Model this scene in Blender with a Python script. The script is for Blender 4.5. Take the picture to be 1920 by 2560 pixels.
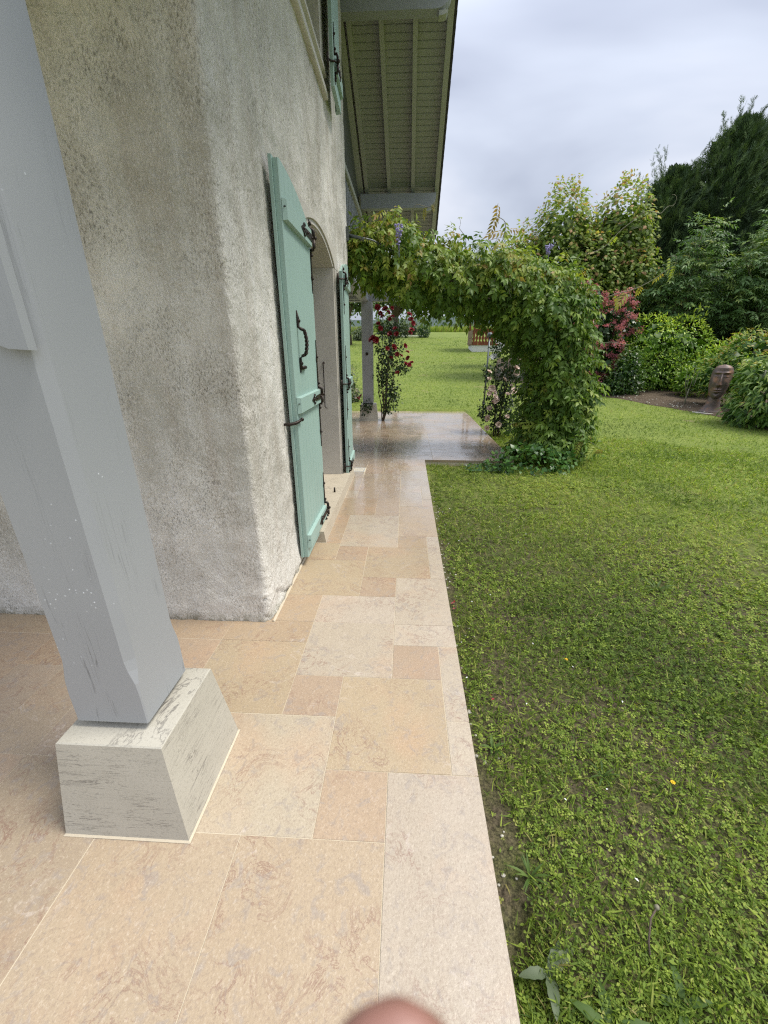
import bpy, bmesh, math, random
import numpy as np
from mathutils import Vector, Matrix

for o in list(bpy.data.objects):
    bpy.data.objects.remove(o)
SC = bpy.context.scene
COL = SC.collection
R = math.radians
rng = np.random.default_rng(7)
random.seed(7)

# ------------------------------------------------------------------ camera
CAMZ = 1.6
PITCH, YAW = R(21.616), R(2.945)
FPX = 1012.0 / 2560.0                       # focal length in picture heights
cam_d = bpy.data.cameras.new('camera')
cam_d.sensor_fit = 'VERTICAL'
cam_d.sensor_height = 24.0
cam_d.sensor_width = 18.0
cam_d.lens = 24.0 * FPX
cam_d.clip_start = 0.01
cam_d.clip_end = 2000
cam_d.dof.use_dof = True
cam_d.dof.focus_distance = 4.0
cam_d.dof.aperture_fstop = cam_d.lens / 1.7  # a phone lens: 1.7 mm wide opening
cam = bpy.data.objects.new('camera', cam_d)
COL.objects.link(cam)
cam.location = (0, 0, CAMZ)
cam.rotation_euler = (R(90) - PITCH, 0, YAW)
SC.camera = cam

# ------------------------------------------------------------------ world
SUN_EL, SUN_AZ = R(62), R(92)               # azimuth measured from +Y towards +X
W = bpy.data.worlds.new('World')
SC.world = W
W.use_nodes = True
nt = W.node_tree
nt.nodes.clear()
def wn(t, **k):
    n = nt.nodes.new(t)
    for a, b in k.items():
        setattr(n, a, b)
    return n
L = nt.links.new
out = wn('ShaderNodeOutputWorld')
bg = wn('ShaderNodeBackground')
sky = wn('ShaderNodeTexSky', sky_type='NISHITA', sun_disc=False, sun_elevation=SUN_EL, sun_rotation=SUN_AZ,
         air_density=1.0, dust_density=2.5, ozone_density=1.0)
tc = wn('ShaderNodeTexCoord')
sep = wn('ShaderNodeSeparateXYZ')
L(tc.outputs['Generated'], sep.inputs[0])
def wmath(op, a, b=None, clamp=False):
    n = wn('ShaderNodeMath', operation=op, use_clamp=clamp)
    for i, v in enumerate((a, b)):
        if v is None: continue
        if isinstance(v, (int, float)): n.inputs[i].default_value = v
        else: L(v, n.inputs[i])
    return n.outputs[0]
zc = wmath('MAXIMUM', sep.outputs[2], 0.0)
den = wmath('ADD', zc, 0.42)
px = wmath('DIVIDE', sep.outputs[0], den)
py = wmath('DIVIDE', sep.outputs[1], den)
comb = wn('ShaderNodeCombineXYZ')
L(px, comb.inputs[0]); L(py, comb.inputs[1])
mp = wn('ShaderNodeMapping')
mp.inputs['Location'].default_value = (0.35, 0.62, 0)
mp.inputs['Rotation'].default_value = (0, 0, R(25))
mp.inputs['Scale'].default_value = (0.9, 1.7, 1)
L(comb.outputs[0], mp.inputs[0])
noi = wn('ShaderNodeTexNoise')
noi.inputs['Scale'].default_value = 1.05
noi.inputs['Detail'].default_value = 5.0
noi.inputs['Roughness'].default_value = 0.42
noi.inputs['Distortion'].default_value = 0.35
L(mp.outputs[0], noi.inputs[0])
rmp = wn('ShaderNodeValToRGB')
els = rmp.color_ramp.elements
els[0].position = 0.36; els[0].color = (2.6, 2.85, 3.6, 1)
els[1].position = 0.64; els[1].color = (6.6, 6.75, 7.3, 1)
e = els.new(0.5); e.color = (4.4, 4.75, 5.55, 1)
L(noi.outputs[0], rmp.inputs[0])
# an overcast sky is about three times as bright overhead as near the horizon
cie = wmath('ADD', wmath('MULTIPLY', wmath('POWER', zc, 2.0), 2.3), 0.92)
vm = wn('ShaderNodeVectorMath', operation='SCALE')
L(rmp.outputs[0], vm.inputs[0]); L(cie, vm.inputs['Scale'])
mx = wn('ShaderNodeMixRGB')
mx.inputs[0].default_value = 0.86
L(sky.outputs[0], mx.inputs[1]); L(vm.outputs[0], mx.inputs[2])
L(mx.outputs[0], bg.inputs[0])
bg.inputs[1].default_value = 0.068
L(bg.outputs[0], out.inputs[0])

sun_d = bpy.data.lights.new('sun', 'SUN')
sun_d.energy = 1.9
sun_d.angle = R(20)
sun_d.color = (1.0, 0.945, 0.85)
sun = bpy.data.objects.new('sun', sun_d)
COL.objects.link(sun)
sdir = Vector((math.sin(SUN_AZ) * math.cos(SUN_EL), math.cos(SUN_AZ) * math.cos(SUN_EL), math.sin(SUN_EL)))
sun.rotation_euler = sdir.to_track_quat('Z', 'Y').to_euler()
sun.location = (8, 5, 15)

vs = SC.view_settings
vs.view_transform = 'Standard'
vs.look = 'None'
vs.exposure = 1.08
vs.gamma = 1
vs.use_curve_mapping = False
SC.cycles.use_denoising = False
SC.cycles.filter_width = 1.2
SC.cycles.use_adaptive_sampling = False
SC.cycles.sample_clamp_indirect = 4.0
SC.cycles.max_bounces = 7
SC.cycles.diffuse_bounces = 4
SC.cycles.transparent_max_bounces = 6

# ------------------------------------------------------------------ node helper
class NT:
    def __init__(s, name):
        s.m = bpy.data.materials.new(name)
        s.m.use_nodes = True
        s.t = s.m.node_tree
        s.t.nodes.clear()
        s.out = s.n('ShaderNodeOutputMaterial')
        s._pos = None
    def n(s, t, **k):
        x = s.t.nodes.new(t)
        for a, b in k.items(): setattr(x, a, b)
        return x
    def link(s, v, sock):
        if isinstance(v, (int, float)): sock.default_value = v
        elif isinstance(v, tuple):
            sock.default_value = v if len(sock.default_value) == len(v) else tuple(v) + (1,)
        else: s.t.links.new(v, sock)
    def pos(s):
        if not s._pos: s._pos = s.n('ShaderNodeNewGeometry').outputs['Position']
        return s._pos
    def map(s, vec, scale=(1, 1, 1), loc=(0, 0, 0), rot=(0, 0, 0)):
        x = s.n('ShaderNodeMapping')
        s.link(vec, x.inputs[0])
        x.inputs['Scale'].default_value = scale
        x.inputs['Rotation'].default_value = rot
        s.link(loc, x.inputs['Location'])
        return x.outputs[0]
    def noise(s, vec, scale=5, detail=4, rough=.5, dist=0, col=False):
        x = s.n('ShaderNodeTexNoise')
        s.link(vec, x.inputs['Vector'])
        x.inputs['Scale'].default_value = scale
        x.inputs['Detail'].default_value = detail
        x.inputs['Roughness'].default_value = rough
        x.inputs['Distortion'].default_value = dist
        return x.outputs[1 if col else 0]
    def voro(s, vec, scale=5, feat='F1', out='Distance', rnd=1.0):
        x = s.n('ShaderNodeTexVoronoi', feature=feat)
        s.link(vec, x.inputs['Vector'])
        x.inputs['Scale'].default_value = scale
        x.inputs['Randomness'].default_value = rnd
        return x.outputs[out]
    def ramp(s, fac, stops):
        x = s.n('ShaderNodeValToRGB')
        s.link(fac, x.inputs[0])
        el = x.color_ramp.elements
        while len(el) < len(stops): el.new(0.5)
        for e_, (p, c) in zip(el, stops):
            e_.position = p
            e_.color = (c, c, c, 1) if isinstance(c, (int, float)) else tuple(c) + (1,)
        return x.outputs[0]
    def mix(s, fac, a, b, mode='MIX'):
        x = s.n('ShaderNodeMixRGB', blend_type=mode)
        s.link(fac, x.inputs[0]); s.link(a, x.inputs[1]); s.link(b, x.inputs[2])
        return x.outputs[0]
    def math(s, op, a, b=None, clamp=False):
        x = s.n('ShaderNodeMath', operation=op, use_clamp=clamp)
        s.link(a, x.inputs[0])
        if b is not None: s.link(b, x.inputs[1])
        return x.outputs[0]
    def vadd(s, a, b, op='ADD'):
        x = s.n('ShaderNodeVectorMath', operation=op)
        s.link(a, x.inputs[0]); s.link(b, x.inputs[1])
        return x.outputs[0]
    def bump(s, h, strength=.5, dist=.01, normal=None):
        x = s.n('ShaderNodeBump')
        s.link(h, x.inputs['Height'])
        x.inputs['Strength'].default_value = strength
        x.inputs['Distance'].default_value = dist
        if normal is not None: s.link(normal, x.inputs['Normal'])
        return x.outputs[0]
    def bsdf(s, col, rough=.5, normal=None, metal=0.0, spec=.5, coat=None, coat_rough=.1, finish=True):
        p = s.n('ShaderNodeBsdfPrincipled')
        s.link(col, p.inputs['Base Color']); s.link(rough, p.inputs['Roughness'])
        s.link(metal, p.inputs['Metallic'])
        s.link(spec, p.inputs['Specular IOR Level'])
        if normal is not None: s.link(normal, p.inputs['Normal'])
        if coat is not None:
            s.link(coat, p.inputs['Coat Weight']); s.link(coat_rough, p.inputs['Coat Roughness'])
        if finish: s.t.links.new(p.outputs[0], s.out.inputs[0])
        return p
    def attr(s, name, outp='Fac'):
        return s.n('ShaderNodeAttribute', attribute_name=name).outputs[outp]

# ------------------------------------------------------------------ materials
M = {}
def leaf_mat(name, dark, mid, light, rough=.42, trans=.3, spec=.5, old=None):
    """leaf colour runs dark > mid > young along the tint each leaf carries"""
    k = NT(name)
    t = k.attr('tint')
    stops = [(0.0, dark), (.5, mid), (.86, light), (1.0, old or light)]
    c = k.ramp(t, stops)
    c = k.mix(.25, c, k.mix(k.noise(k.pos(), 9, 2), (.5, .5, .5), (1.3, 1.3, 1.3)), 'MULTIPLY')
    p = k.bsdf(c, rough, spec=spec, finish=False)
    tr = k.n('ShaderNodeBsdfTranslucent')
    k.link(k.mix(1.0, c, (1.5, 1.55, .8), 'MULTIPLY'), tr.inputs[0])
    m = k.n('ShaderNodeMixShader')
    m.inputs[0].default_value = trans
    k.t.links.new(p.outputs[0], m.inputs[1]); k.t.links.new(tr.outputs[0], m.inputs[2])
    k.t.links.new(m.outputs[0], k.out.inputs[0])
    M[name] = k.m
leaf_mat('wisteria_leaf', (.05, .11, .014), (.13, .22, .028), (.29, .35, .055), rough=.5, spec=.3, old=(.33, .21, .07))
leaf_mat('maple_leaf', (.075, .13, .02), (.17, .25, .035), (.34, .37, .07), rough=.55, spec=.3, trans=.4, old=(.42, .24, .12))
leaf_mat('cypress_leaf', (.014, .032, .012), (.048, .090, .030), (.12, .18, .06), rough=.55, trans=.12, spec=.3)
leaf_mat('laurel_leaf', (.08, .17, .018), (.20, .34, .035), (.46, .56, .075), rough=.42, spec=.35, trans=.38)
leaf_mat('dark_laurel_leaf', (.025, .07, .012), (.055, .12, .02), (.12, .19, .035), rough=.33)
leaf_mat('ash_leaf', (.045, .10, .028), (.10, .19, .048), (.26, .33, .07), rough=.5, spec=.3, old=(.26, .22, .08))
leaf_mat('lance_leaf', (.05, .12, .018), (.125, .22, .035), (.31, .38, .065), rough=.45, spec=.35, old=(.36, .24, .06))
leaf_mat('smoke_plume', (.16, .055, .065), (.40, .13, .165), (.60, .25, .30), rough=.9, trans=.3, spec=.1)
leaf_mat('rose_leaf', (.012, .03, .010), (.03, .06, .015), (.07, .11, .03), rough=.4)
leaf_mat('ivy_leaf', (.03, .09, .02), (.06, .15, .03), (.13, .24, .05), rough=.35)
leaf_mat('far_leaf', (.04, .08, .015), (.085, .14, .025), (.15, .21, .045), rough=.55)
leaf_mat('grass_blade', (.055, .095, .017), (.17, .25, .038), (.34, .42, .075), rough=.6, spec=.22, trans=.38, old=(.30, .26, .10))
leaf_mat('weed_leaf', (.03, .065, .013), (.075, .13, .025), (.15, .21, .05), rough=.6, spec=.3)
leaf_mat('grey_leaf', (.07, .10, .05), (.13, .17, .09), (.2, .23, .12), rough=.6)

def simple(name, col, rough=.5, metal=0.0, spec=.5, var=.25, scale=30, bump=0.0, bdist=.003):
    k = NT(name)
    n = k.noise(k.pos(), scale, 4, .6)
    c = k.mix(var, col, k.mix(n, tuple(x * .45 for x in col), tuple(min(1, x * 1.55) for x in col)))
    nm = k.bump(n, bump, bdist) if bump else None
    k.bsdf(c, rough, nm, metal, spec)
    M[name] = k.m
simple('iron', (.030, .022, .018), .45, .6, var=.6, scale=60, bump=.4)
simple('bark', (.10, .075, .055), .9, var=.7, scale=25, bump=.8, bdist=.02)
simple('pale_stem', (.20, .19, .13), .8, var=.4)
simple('green_stem', (.09, .13, .05), .7)
simple('galvanised', (.11, .125, .125), .4, .6, var=.4, scale=40)
simple('red_petal', (.21, .005, .012), .5, var=.5, scale=60)
simple('pink_petal', (.78, .60, .52), .5, var=.35, scale=50)
simple('white_petal', (.8, .8, .82), .5, var=.1)
simple('violet_petal', (.30, .27, .52), .6, var=.4, scale=60)
simple('yellow_petal', (.75, .50, .02), .5, var=.1)
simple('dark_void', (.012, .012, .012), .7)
simple('green_glass', (.05, .20, .045), .2)
simple('grate_metal', (.62, .62, .60), .35, .4)
simple('white_plaster', (.70, .69, .66), .85, var=.35, scale=6)
simple('roof_tile', (.035, .033, .034), .8, var=.6, scale=14, bump=.5)
simple('skin', (.27, .135, .105), .5, var=.2, scale=400)
simple('nail', (.50, .30, .25), .3, var=.1)

k = NT('red_timber')
c = k.noise(k.map(k.pos(), (30, 30, 2)), 1, 4)
k.bsdf(k.ramp(c, [(.3, (.13, .035, .014)), (.7, (.26, .075, .03))]), .5)
M['red_timber'] = k.m
k = NT('brown_timber')
c = k.noise(k.map(k.pos(), (4, 4, 30)), 1, 4)
k.bsdf(k.ramp(c, [(.3, (.14, .09, .05)), (.7, (.27, .17, .10))]), .6)
M['brown_timber'] = k.m

def paint(name, col, rough=.45, cracks=0.0, drops=0.0, grain=(28, 28, 1.2)):
    k = NT(name)
    p = k.pos()
    g = k.noise(k.map(p, grain), 3, 4, .6)
    big = k.noise(p, 2.2, 3)
    c = k.mix(.35, col, k.mix(big, tuple(x * .75 for x in col), tuple(x * 1.25 for x in col)))
    h = k.math('MULTIPLY', g, .35)
    if cracks:
        w = k.noise(k.map(p, (42, 42, 1.2)), 1.5, 3, .45, 0.3)
        line = k.ramp(w, [(.478, 0.0), (.5, 1.0), (.522, 0.0)])
        mask = k.ramp(k.noise(k.map(p, (6, 6, 1.6)), 1.4, 3, .5), [(.52, 0.0), (.62, 1.0)])
        low = k.n('ShaderNodeMapRange'); 
        s3 = k.n('ShaderNodeSeparateXYZ'); k.link(p, s3.inputs[0])
        k.link(s3.outputs[2], low.inputs[0]); low.inputs[1].default_value = 1.15; low.inputs[2].default_value = .5
        cr = k.math('MULTIPLY', k.math('MULTIPLY', line, mask), k.math('ADD', k.math('MULTIPLY', low.outputs[0], .85), .12))
        c = k.mix(k.math('MULTIPLY', cr, cracks), c, (.03, .032, .035))
        h = k.math('SUBTRACT', h, k.math('MULTIPLY', cr, 2.0))
    rg = k.math('ADD', rough, k.math('MULTIPLY', big, .12))
    if drops:
        d = k.voro(p, 95)
        on = k.ramp(k.voro(p, 95, out='Color'), [(.84, 0.0), (.88, 1.0)])
        mk = k.ramp(k.noise(p, 4.5, 3, .6), [(.49, 0.0), (.64, 1.0)])
        dd = k.math('MULTIPLY', k.math('MULTIPLY', k.ramp(d, [(.18, 1.0), (.3, 0.0)]), on), mk)
        c = k.mix(k.math('MULTIPLY', dd, drops), c, (.78, .82, .86))
        h = k.math('ADD', h, dd)
    k.bsdf(c, rg, k.bump(h, .28, .004))
    M[name] = k.m
paint('grey_paint', (.32, .335, .35), .42, cracks=1.0, drops=.9)
paint('grey_beam_paint', (.31, .33, .355), .5, grain=(2, 28, 28))
paint('soffit_paint', (.33, .345, .325), .6, grain=(1.2, 28, 28))
paint('rafter_paint', (.39, .405, .37), .6, grain=(28, 1.2, 28))
paint('shaded_panel_paint', (.10, .11, .105), .6)  # the same grey paint, darkened so the shade is in the colour
paint('shutter_paint', (.30, .43, .385), .42)

k = NT('stucco')
p = k.pos()
s3 = k.n('ShaderNodeSeparateXYZ'); k.link(p, s3.inputs[0])
big = k.noise(p, 1.3, 5, .6, .4)
streak = k.noise(k.map(p, (5.5, 5.5, .55)), 1.6, 5, .62)
fine = k.noise(k.map(p, (1, 1, .5)), 125, 4, .62, .5)
mid = k.noise(k.map(p, (1, 1, .7)), 24, 4, .6, .8)
base = k.mix(k.ramp(big, [(.36, 0.0), (.66, 1.0)]), (.45, .435, .38), (.77, .745, .685))
base = k.mix(k.math('MULTIPLY', k.ramp(streak, [(.48, 0.0), (.72, 1.0)]), .34), base, (.36, .29, .22))
base = k.mix(k.math('MULTIPLY', k.ramp(streak, [(.28, 1.0), (.44, 0.0)]), .6), base, (.70, .69, .67))
# splash-washed pale band at the foot, grimy line right at the floor
foot = k.n('ShaderNodeMapRange'); k.link(k.math('ADD', s3.outputs[2], k.math('MULTIPLY', k.math('SUBTRACT', big, .5), .35)), foot.inputs[0])
foot.inputs[1].default_value = .55; foot.inputs[2].default_value = .05
base = k.mix(k.math('MULTIPLY', foot.outputs[0], .45), base, (.66, .65, .60))
grime = k.n('ShaderNodeMapRange'); k.link(s3.outputs[2], grime.inputs[0]); grime.inputs[1].default_value = .07; grime.inputs[2].default_value = 0.0
base = k.mix(k.math('MULTIPLY', grime.outputs[0], k.ramp(mid, [(.4, .2), (.6, .9)])), base, (.20, .19, .12))
sp = k.ramp(fine, [(.37, 1.0), (.47, 0.0)])
spm = k.ramp(k.noise(p, 3.2, 4, .6), [(.40, .12), (.72, .85)])
base = k.mix(k.math('MULTIPLY', sp, k.math('MULTIPLY', spm, .86)), base, (.050, .042, .033))
base = k.mix(k.ramp(fine, [(.53, 0.0), (.65, .45)]), base, (.80, .775, .735))
h = k.math('ADD', k.math('ADD', k.math('MULTIPLY', fine, .7), k.math('MULTIPLY', mid, .8)), k.math('MULTIPLY', k.noise(k.map(p, (1, 1, .6)), 7, 4, .6, 1.0), 2.2))
k.bsdf(base, .92, k.bump(h, 1.0, .010), spec=.2)
M['stucco'] = k.m

def cut_stone(name, lo, hi, vein=.6, rough=.6, stretch=(1.2, 1.2, 9), dark=(.10, .09, .085)):
    k = NT(name)
    p = k.pos()
    n1 = k.noise(p, 3.0, 5, .6)
    n2 = k.noise(p, 120, 3, .6)
    v = k.noise(k.map(p, stretch), 2.2, 6, .62, 1.4)
    line = k.ramp(v, [(.486, 0.0), (.5, 1.0), (.513, 0.0)])
    msk = k.ramp(k.noise(p, 5, 3), [(.40, 0.0), (.56, 1.0)])
    c = k.mix(n1, lo, hi)
    c = k.mix(k.math('MULTIPLY', k.math('MULTIPLY', line, msk), vein), c, dark)
    c = k.mix(k.ramp(n2, [(.3, .4), (.45, 0.0)]), c, tuple(x * .55 for x in lo))
    k.bsdf(c, rough, k.bump(k.math('SUBTRACT', n2, k.math('MULTIPLY', line, .6)), .35, .002))
    M[name] = k.m
cut_stone('plinth_stone', (.36, .34, .28), (.54, .515, .44), .8, stretch=(1.0, 1.0, 11))
cut_stone('surround_stone', (.44, .41, .355), (.60, .575, .52), .25)
cut_stone('step_stone', (.40, .35, .265), (.57, .51, .40), .5, .45)
cut_stone('sill_stone', (.50, .47, .41), (.64, .61, .55), .15)

k = NT('paving')
p = k.pos()
oi = k.n('ShaderNodeObjectInfo')
tint = oi.outputs['Color']
off = k.vadd(k.vadd(oi.outputs['Random'], (7.0, 3.0, 5.0), 'MULTIPLY'), p)
s3 = k.n('ShaderNodeSeparateXYZ'); k.link(p, s3.inputs[0])
n1 = k.noise(off, 2.6, 5, .62, .5)
n2 = k.noise(k.map(off, (1, .75, 1)), 150, 4, .7, .6)
n3 = k.noise(off, 16, 5, .66, 1.1)
c = k.mix(.32, tint, k.mix(n1, (.30, .215, .13), (.49, .41, .295)), 'MIX')
c = k.mix(k.math('MULTIPLY', k.ramp(k.noise(off, 1.6, 4, .6, .6), [(.52, 0.0), (.70, 1.0)]), .38), c, (.48, .30, .18))
ve = k.noise(off, 5.5, 7, .68, 1.6)
vl = k.ramp(ve, [(.478, 0.0), (.5, 1.0), (.52, 0.0)])
vm_ = k.ramp(k.noise(off, 3.4, 3), [(.45, 0.0), (.62, 1.0)])
c = k.mix(k.math('MULTIPLY', k.math('MULTIPLY', vl, vm_), .72), c, (.20, .10, .075))
c = k.mix(k.math('MULTIPLY', k.ramp(n3, [(.34, 1.0), (.46, 0.0)]), .55), c, (.28, .245, .22))
c = k.mix(k.ramp(n2, [(.36, .5), (.47, 0.0)]), c, (.26, .20, .155))
c = k.mix(k.ramp(n2, [(.55, 0.0), (.68, .4)]), c, (.60, .52, .42))
cr = k.noise(k.map(off, loc=(31, 7, 3)), 2.1, 6, .6, .8)
cl = k.math('MULTIPLY', k.ramp(cr, [(.490, 0.0), (.5, 1.0), (.510, 0.0)]), k.ramp(k.noise(off, 4.1, 3), [(.56, 0.0), (.68, .30)]))
c = k.mix(cl, c, (.62, .56, .52))
# rain: soaked out on the open terrace and along the outer edge, damp near the wall
wy = k.n('ShaderNodeMapRange', interpolation_type='SMOOTHSTEP'); k.link(s3.outputs[1], wy.inputs[0]); wy.inputs[1].default_value = 2.0; wy.inputs[2].default_value = 5.6
wx = k.n('ShaderNodeMapRange', interpolation_type='SMOOTHSTEP'); k.link(s3.outputs[0], wx.inputs[0]); wx.inputs[1].default_value = -.25; wx.inputs[2].default_value = .30
wet = k.math('ADD', wy.outputs[0], k.math('MULTIPLY', wx.outputs[0], .28), True)
wet = k.math('MULTIPLY', wet, k.ramp(k.noise(p, 2.0, 3), [(.3, .75), (.6, 1.0)]))
c = k.mix(k.math('MULTIPLY', wet, .30), c, k.mix(1.0, c, (.50, .46, .42), 'MULTIPLY'))
rg = k.math('SUBTRACT', .52, k.math('MULTIPLY', wet, k.math('ADD', .20, k.math('MULTIPLY', oi.outputs['Random'], .16))))
h = k.math('ADD', k.math('MULTIPLY', n2, .35), k.math('MULTIPLY', k.noise(off, 42, 4, .6), .8))
h = k.math('ADD', h, k.math('MULTIPLY', k.noise(off, 9, 3), .9))
k.bsdf(c, rg, k.bump(h, .42, .006), coat=k.math('MULTIPLY', wet, k.ramp(k.noise(off, 4.2, 4, .6), [(.34, .45), (.56, 1.0)])), coat_rough=k.math('ADD', .03, k.math('MULTIPLY', oi.outputs['Random'], .09)))
for nd in k.t.nodes:
    if nd.type == 'BSDF_PRINCIPLED':
        nd.inputs['Coat IOR'].default_value = 1.65
        k.link(k.bump(k.math('ADD', k.noise(k.map(p, (1, .35, 1)), 30, 3, .5), k.math('MULTIPLY', k.noise(p, 7, 2), 2.0)), .12, .004), nd.inputs['Coat Normal'])
M['paving'] = k.m
simple('grout', (.52, .455, .34), .85, var=.3, scale=60)

k = NT('earth')
p = k.pos()
s3 = k.n('ShaderNodeSeparateXYZ'); k.link(p, s3.inputs[0])
n1 = k.noise(p, 1.1, 5, .6)
n2 = k.noise(p, 38, 5, .7)
n3 = k.noise(p, 7, 4, .6)
n4 = k.noise(p, 110, 4, .7)
soil = k.mix(k.ramp(k.math('ADD', k.math('MULTIPLY', n2, .5), k.math('MULTIPLY', n4, .5)), [(.38, 0.0), (.62, 1.0)]), (.022, .016, .011), (.15, .115, .082))
moss = k.mix(k.ramp(n4, [(.4, 0.0), (.6, 1.0)]), (.025, .036, .010), (.12, .135, .035))
near = k.mix(k.ramp(k.math('ADD', k.math('MULTIPLY', n3, .6), k.math('MULTIPLY', n1, .4)), [(.40, .1), (.58, .8)]), soil, moss)
turf = k.mix(k.ramp(n1, [(.3, 0.0), (.7, 1.0)]), (.17, .225, .045), (.26, .305, .065))
turf = k.mix(k.ramp(n3, [(.3, .5), (.55, 0.0)]), turf, (.075, .12, .02))
turf = k.mix(k.ramp(n2, [(.38, .65), (.62, 0.0)]), turf, (.06, .085, .018))
turf = k.mix(k.ramp(k.noise(k.map(p, (1, .5, 1)), 16, 5, .7), [(.40, .5), (.56, 0.0)]), turf, (.085, .12, .025))
bare = k.math('MULTIPLY', k.ramp(k.noise(p, .9, 3), [(.64, 0.0), (.74, .75)]), 1.0)
turf = k.mix(bare, turf, (.22, .18, .10))
fy = k.n('ShaderNodeMapRange', interpolation_type='SMOOTHSTEP')
dist = k.n('ShaderNodeVectorMath', operation='LENGTH'); k.link(p, dist.inputs[0])
k.link(k.math('ADD', dist.outputs['Value'], k.math('MULTIPLY', n1, 3.0)), fy.inputs[0]); fy.inputs[1].default_value = 4.0; fy.inputs[2].default_value = 9.0
c = k.mix(fy.outputs[0], near, turf)
k.bsdf(c, .95, k.bump(n2, .8, .02), spec=.2)
M['earth'] = k.m
k = NT('bed_soil')
p = k.pos()
n2 = k.noise(p, 26, 5, .7)
c = k.ramp(n2, [(.3, (.035, .026, .018)), (.52, (.105, .078, .052)), (.72, (.20, .165, .12))])
k.bsdf(c, .95, k.bump(n2, 1.0, .05), spec=.2)
M['bed_soil'] = k.m
simple('wheat', (.40, .32, .17), .9, var=.6, scale=3)
simple('hill_wood', (.05, .075, .065), .95, var=.5, scale=.4)

k = NT('glass_pane')
k.bsdf((.02, .024, .026), .05, spec=.8)
M['glass_pane'] = k.m
k = NT('bronze')
p = k.pos()
n1 = k.noise(p, 5, 5, .65)
c = k.ramp(n1, [(.3, (.075, .065, .062)), (.5, (.14, .10, .085)), (.66, (.30, .15, .075)), (.8, (.22, .18, .14))])
k.bsdf(c, .5, k.bump(k.noise(p, 40, 4), .25, .006), metal=.15)
M['bronze'] = k.m
# ------------------------------------------------------------------ object helpers
def prop(o, label=None, cat=None, group=None, kind=None):
    for a, v in (('label', label), ('category', cat), ('group', group), ('kind', kind)):
        if v: o[a] = v
    return o
def thing(name, label, cat, loc=(0, 0, 0), group=None, kind=None):
    o = bpy.data.objects.new(name, None)
    o.empty_display_size = .1
    COL.objects.link(o)
    o.location = loc
    bpy.context.view_layer.update()
    return prop(o, label, cat, group, kind)
def link(name, mesh, mat=None, parent=None, kind=None, label=None):
    o = bpy.data.objects.new(name, mesh)
    COL.objects.link(o)
    if mat and not mesh.materials: mesh.materials.append(M[mat])
    if parent:
        o.parent = parent
        loc = Vector()
        q = parent
        while q: loc = loc + q.location; q = q.parent
        o.location = -loc            # every mesh is modelled in world metres
    if kind: o['kind'] = kind
    if label: o['label'] = label
    return o
def np_mesh(name, V, T, tint=None, smooth=False):
    """triangle mesh from numpy arrays"""
    m = bpy.data.meshes.new(name)
    V = np.ascontiguousarray(V, dtype=np.float32); T = np.ascontiguousarray(T, dtype=np.int32)
    m.vertices.add(len(V)); m.vertices.foreach_set('co', V.ravel())
    m.loops.add(T.size); m.loops.foreach_set('vertex_index', T.ravel())
    m.polygons.add(len(T)); m.polygons.foreach_set('loop_start', np.arange(len(T), dtype=np.int32) * T.shape[1])
    if smooth: m.polygons.foreach_set('use_smooth', np.ones(len(T), dtype=bool))
    m.update(calc_edges=True)
    if tint is not None:
        a = m.attributes.new('tint', 'FLOAT', 'POINT')
        a.data.foreach_set('value', np.ascontiguousarray(tint, dtype=np.float32))
    return m

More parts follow.
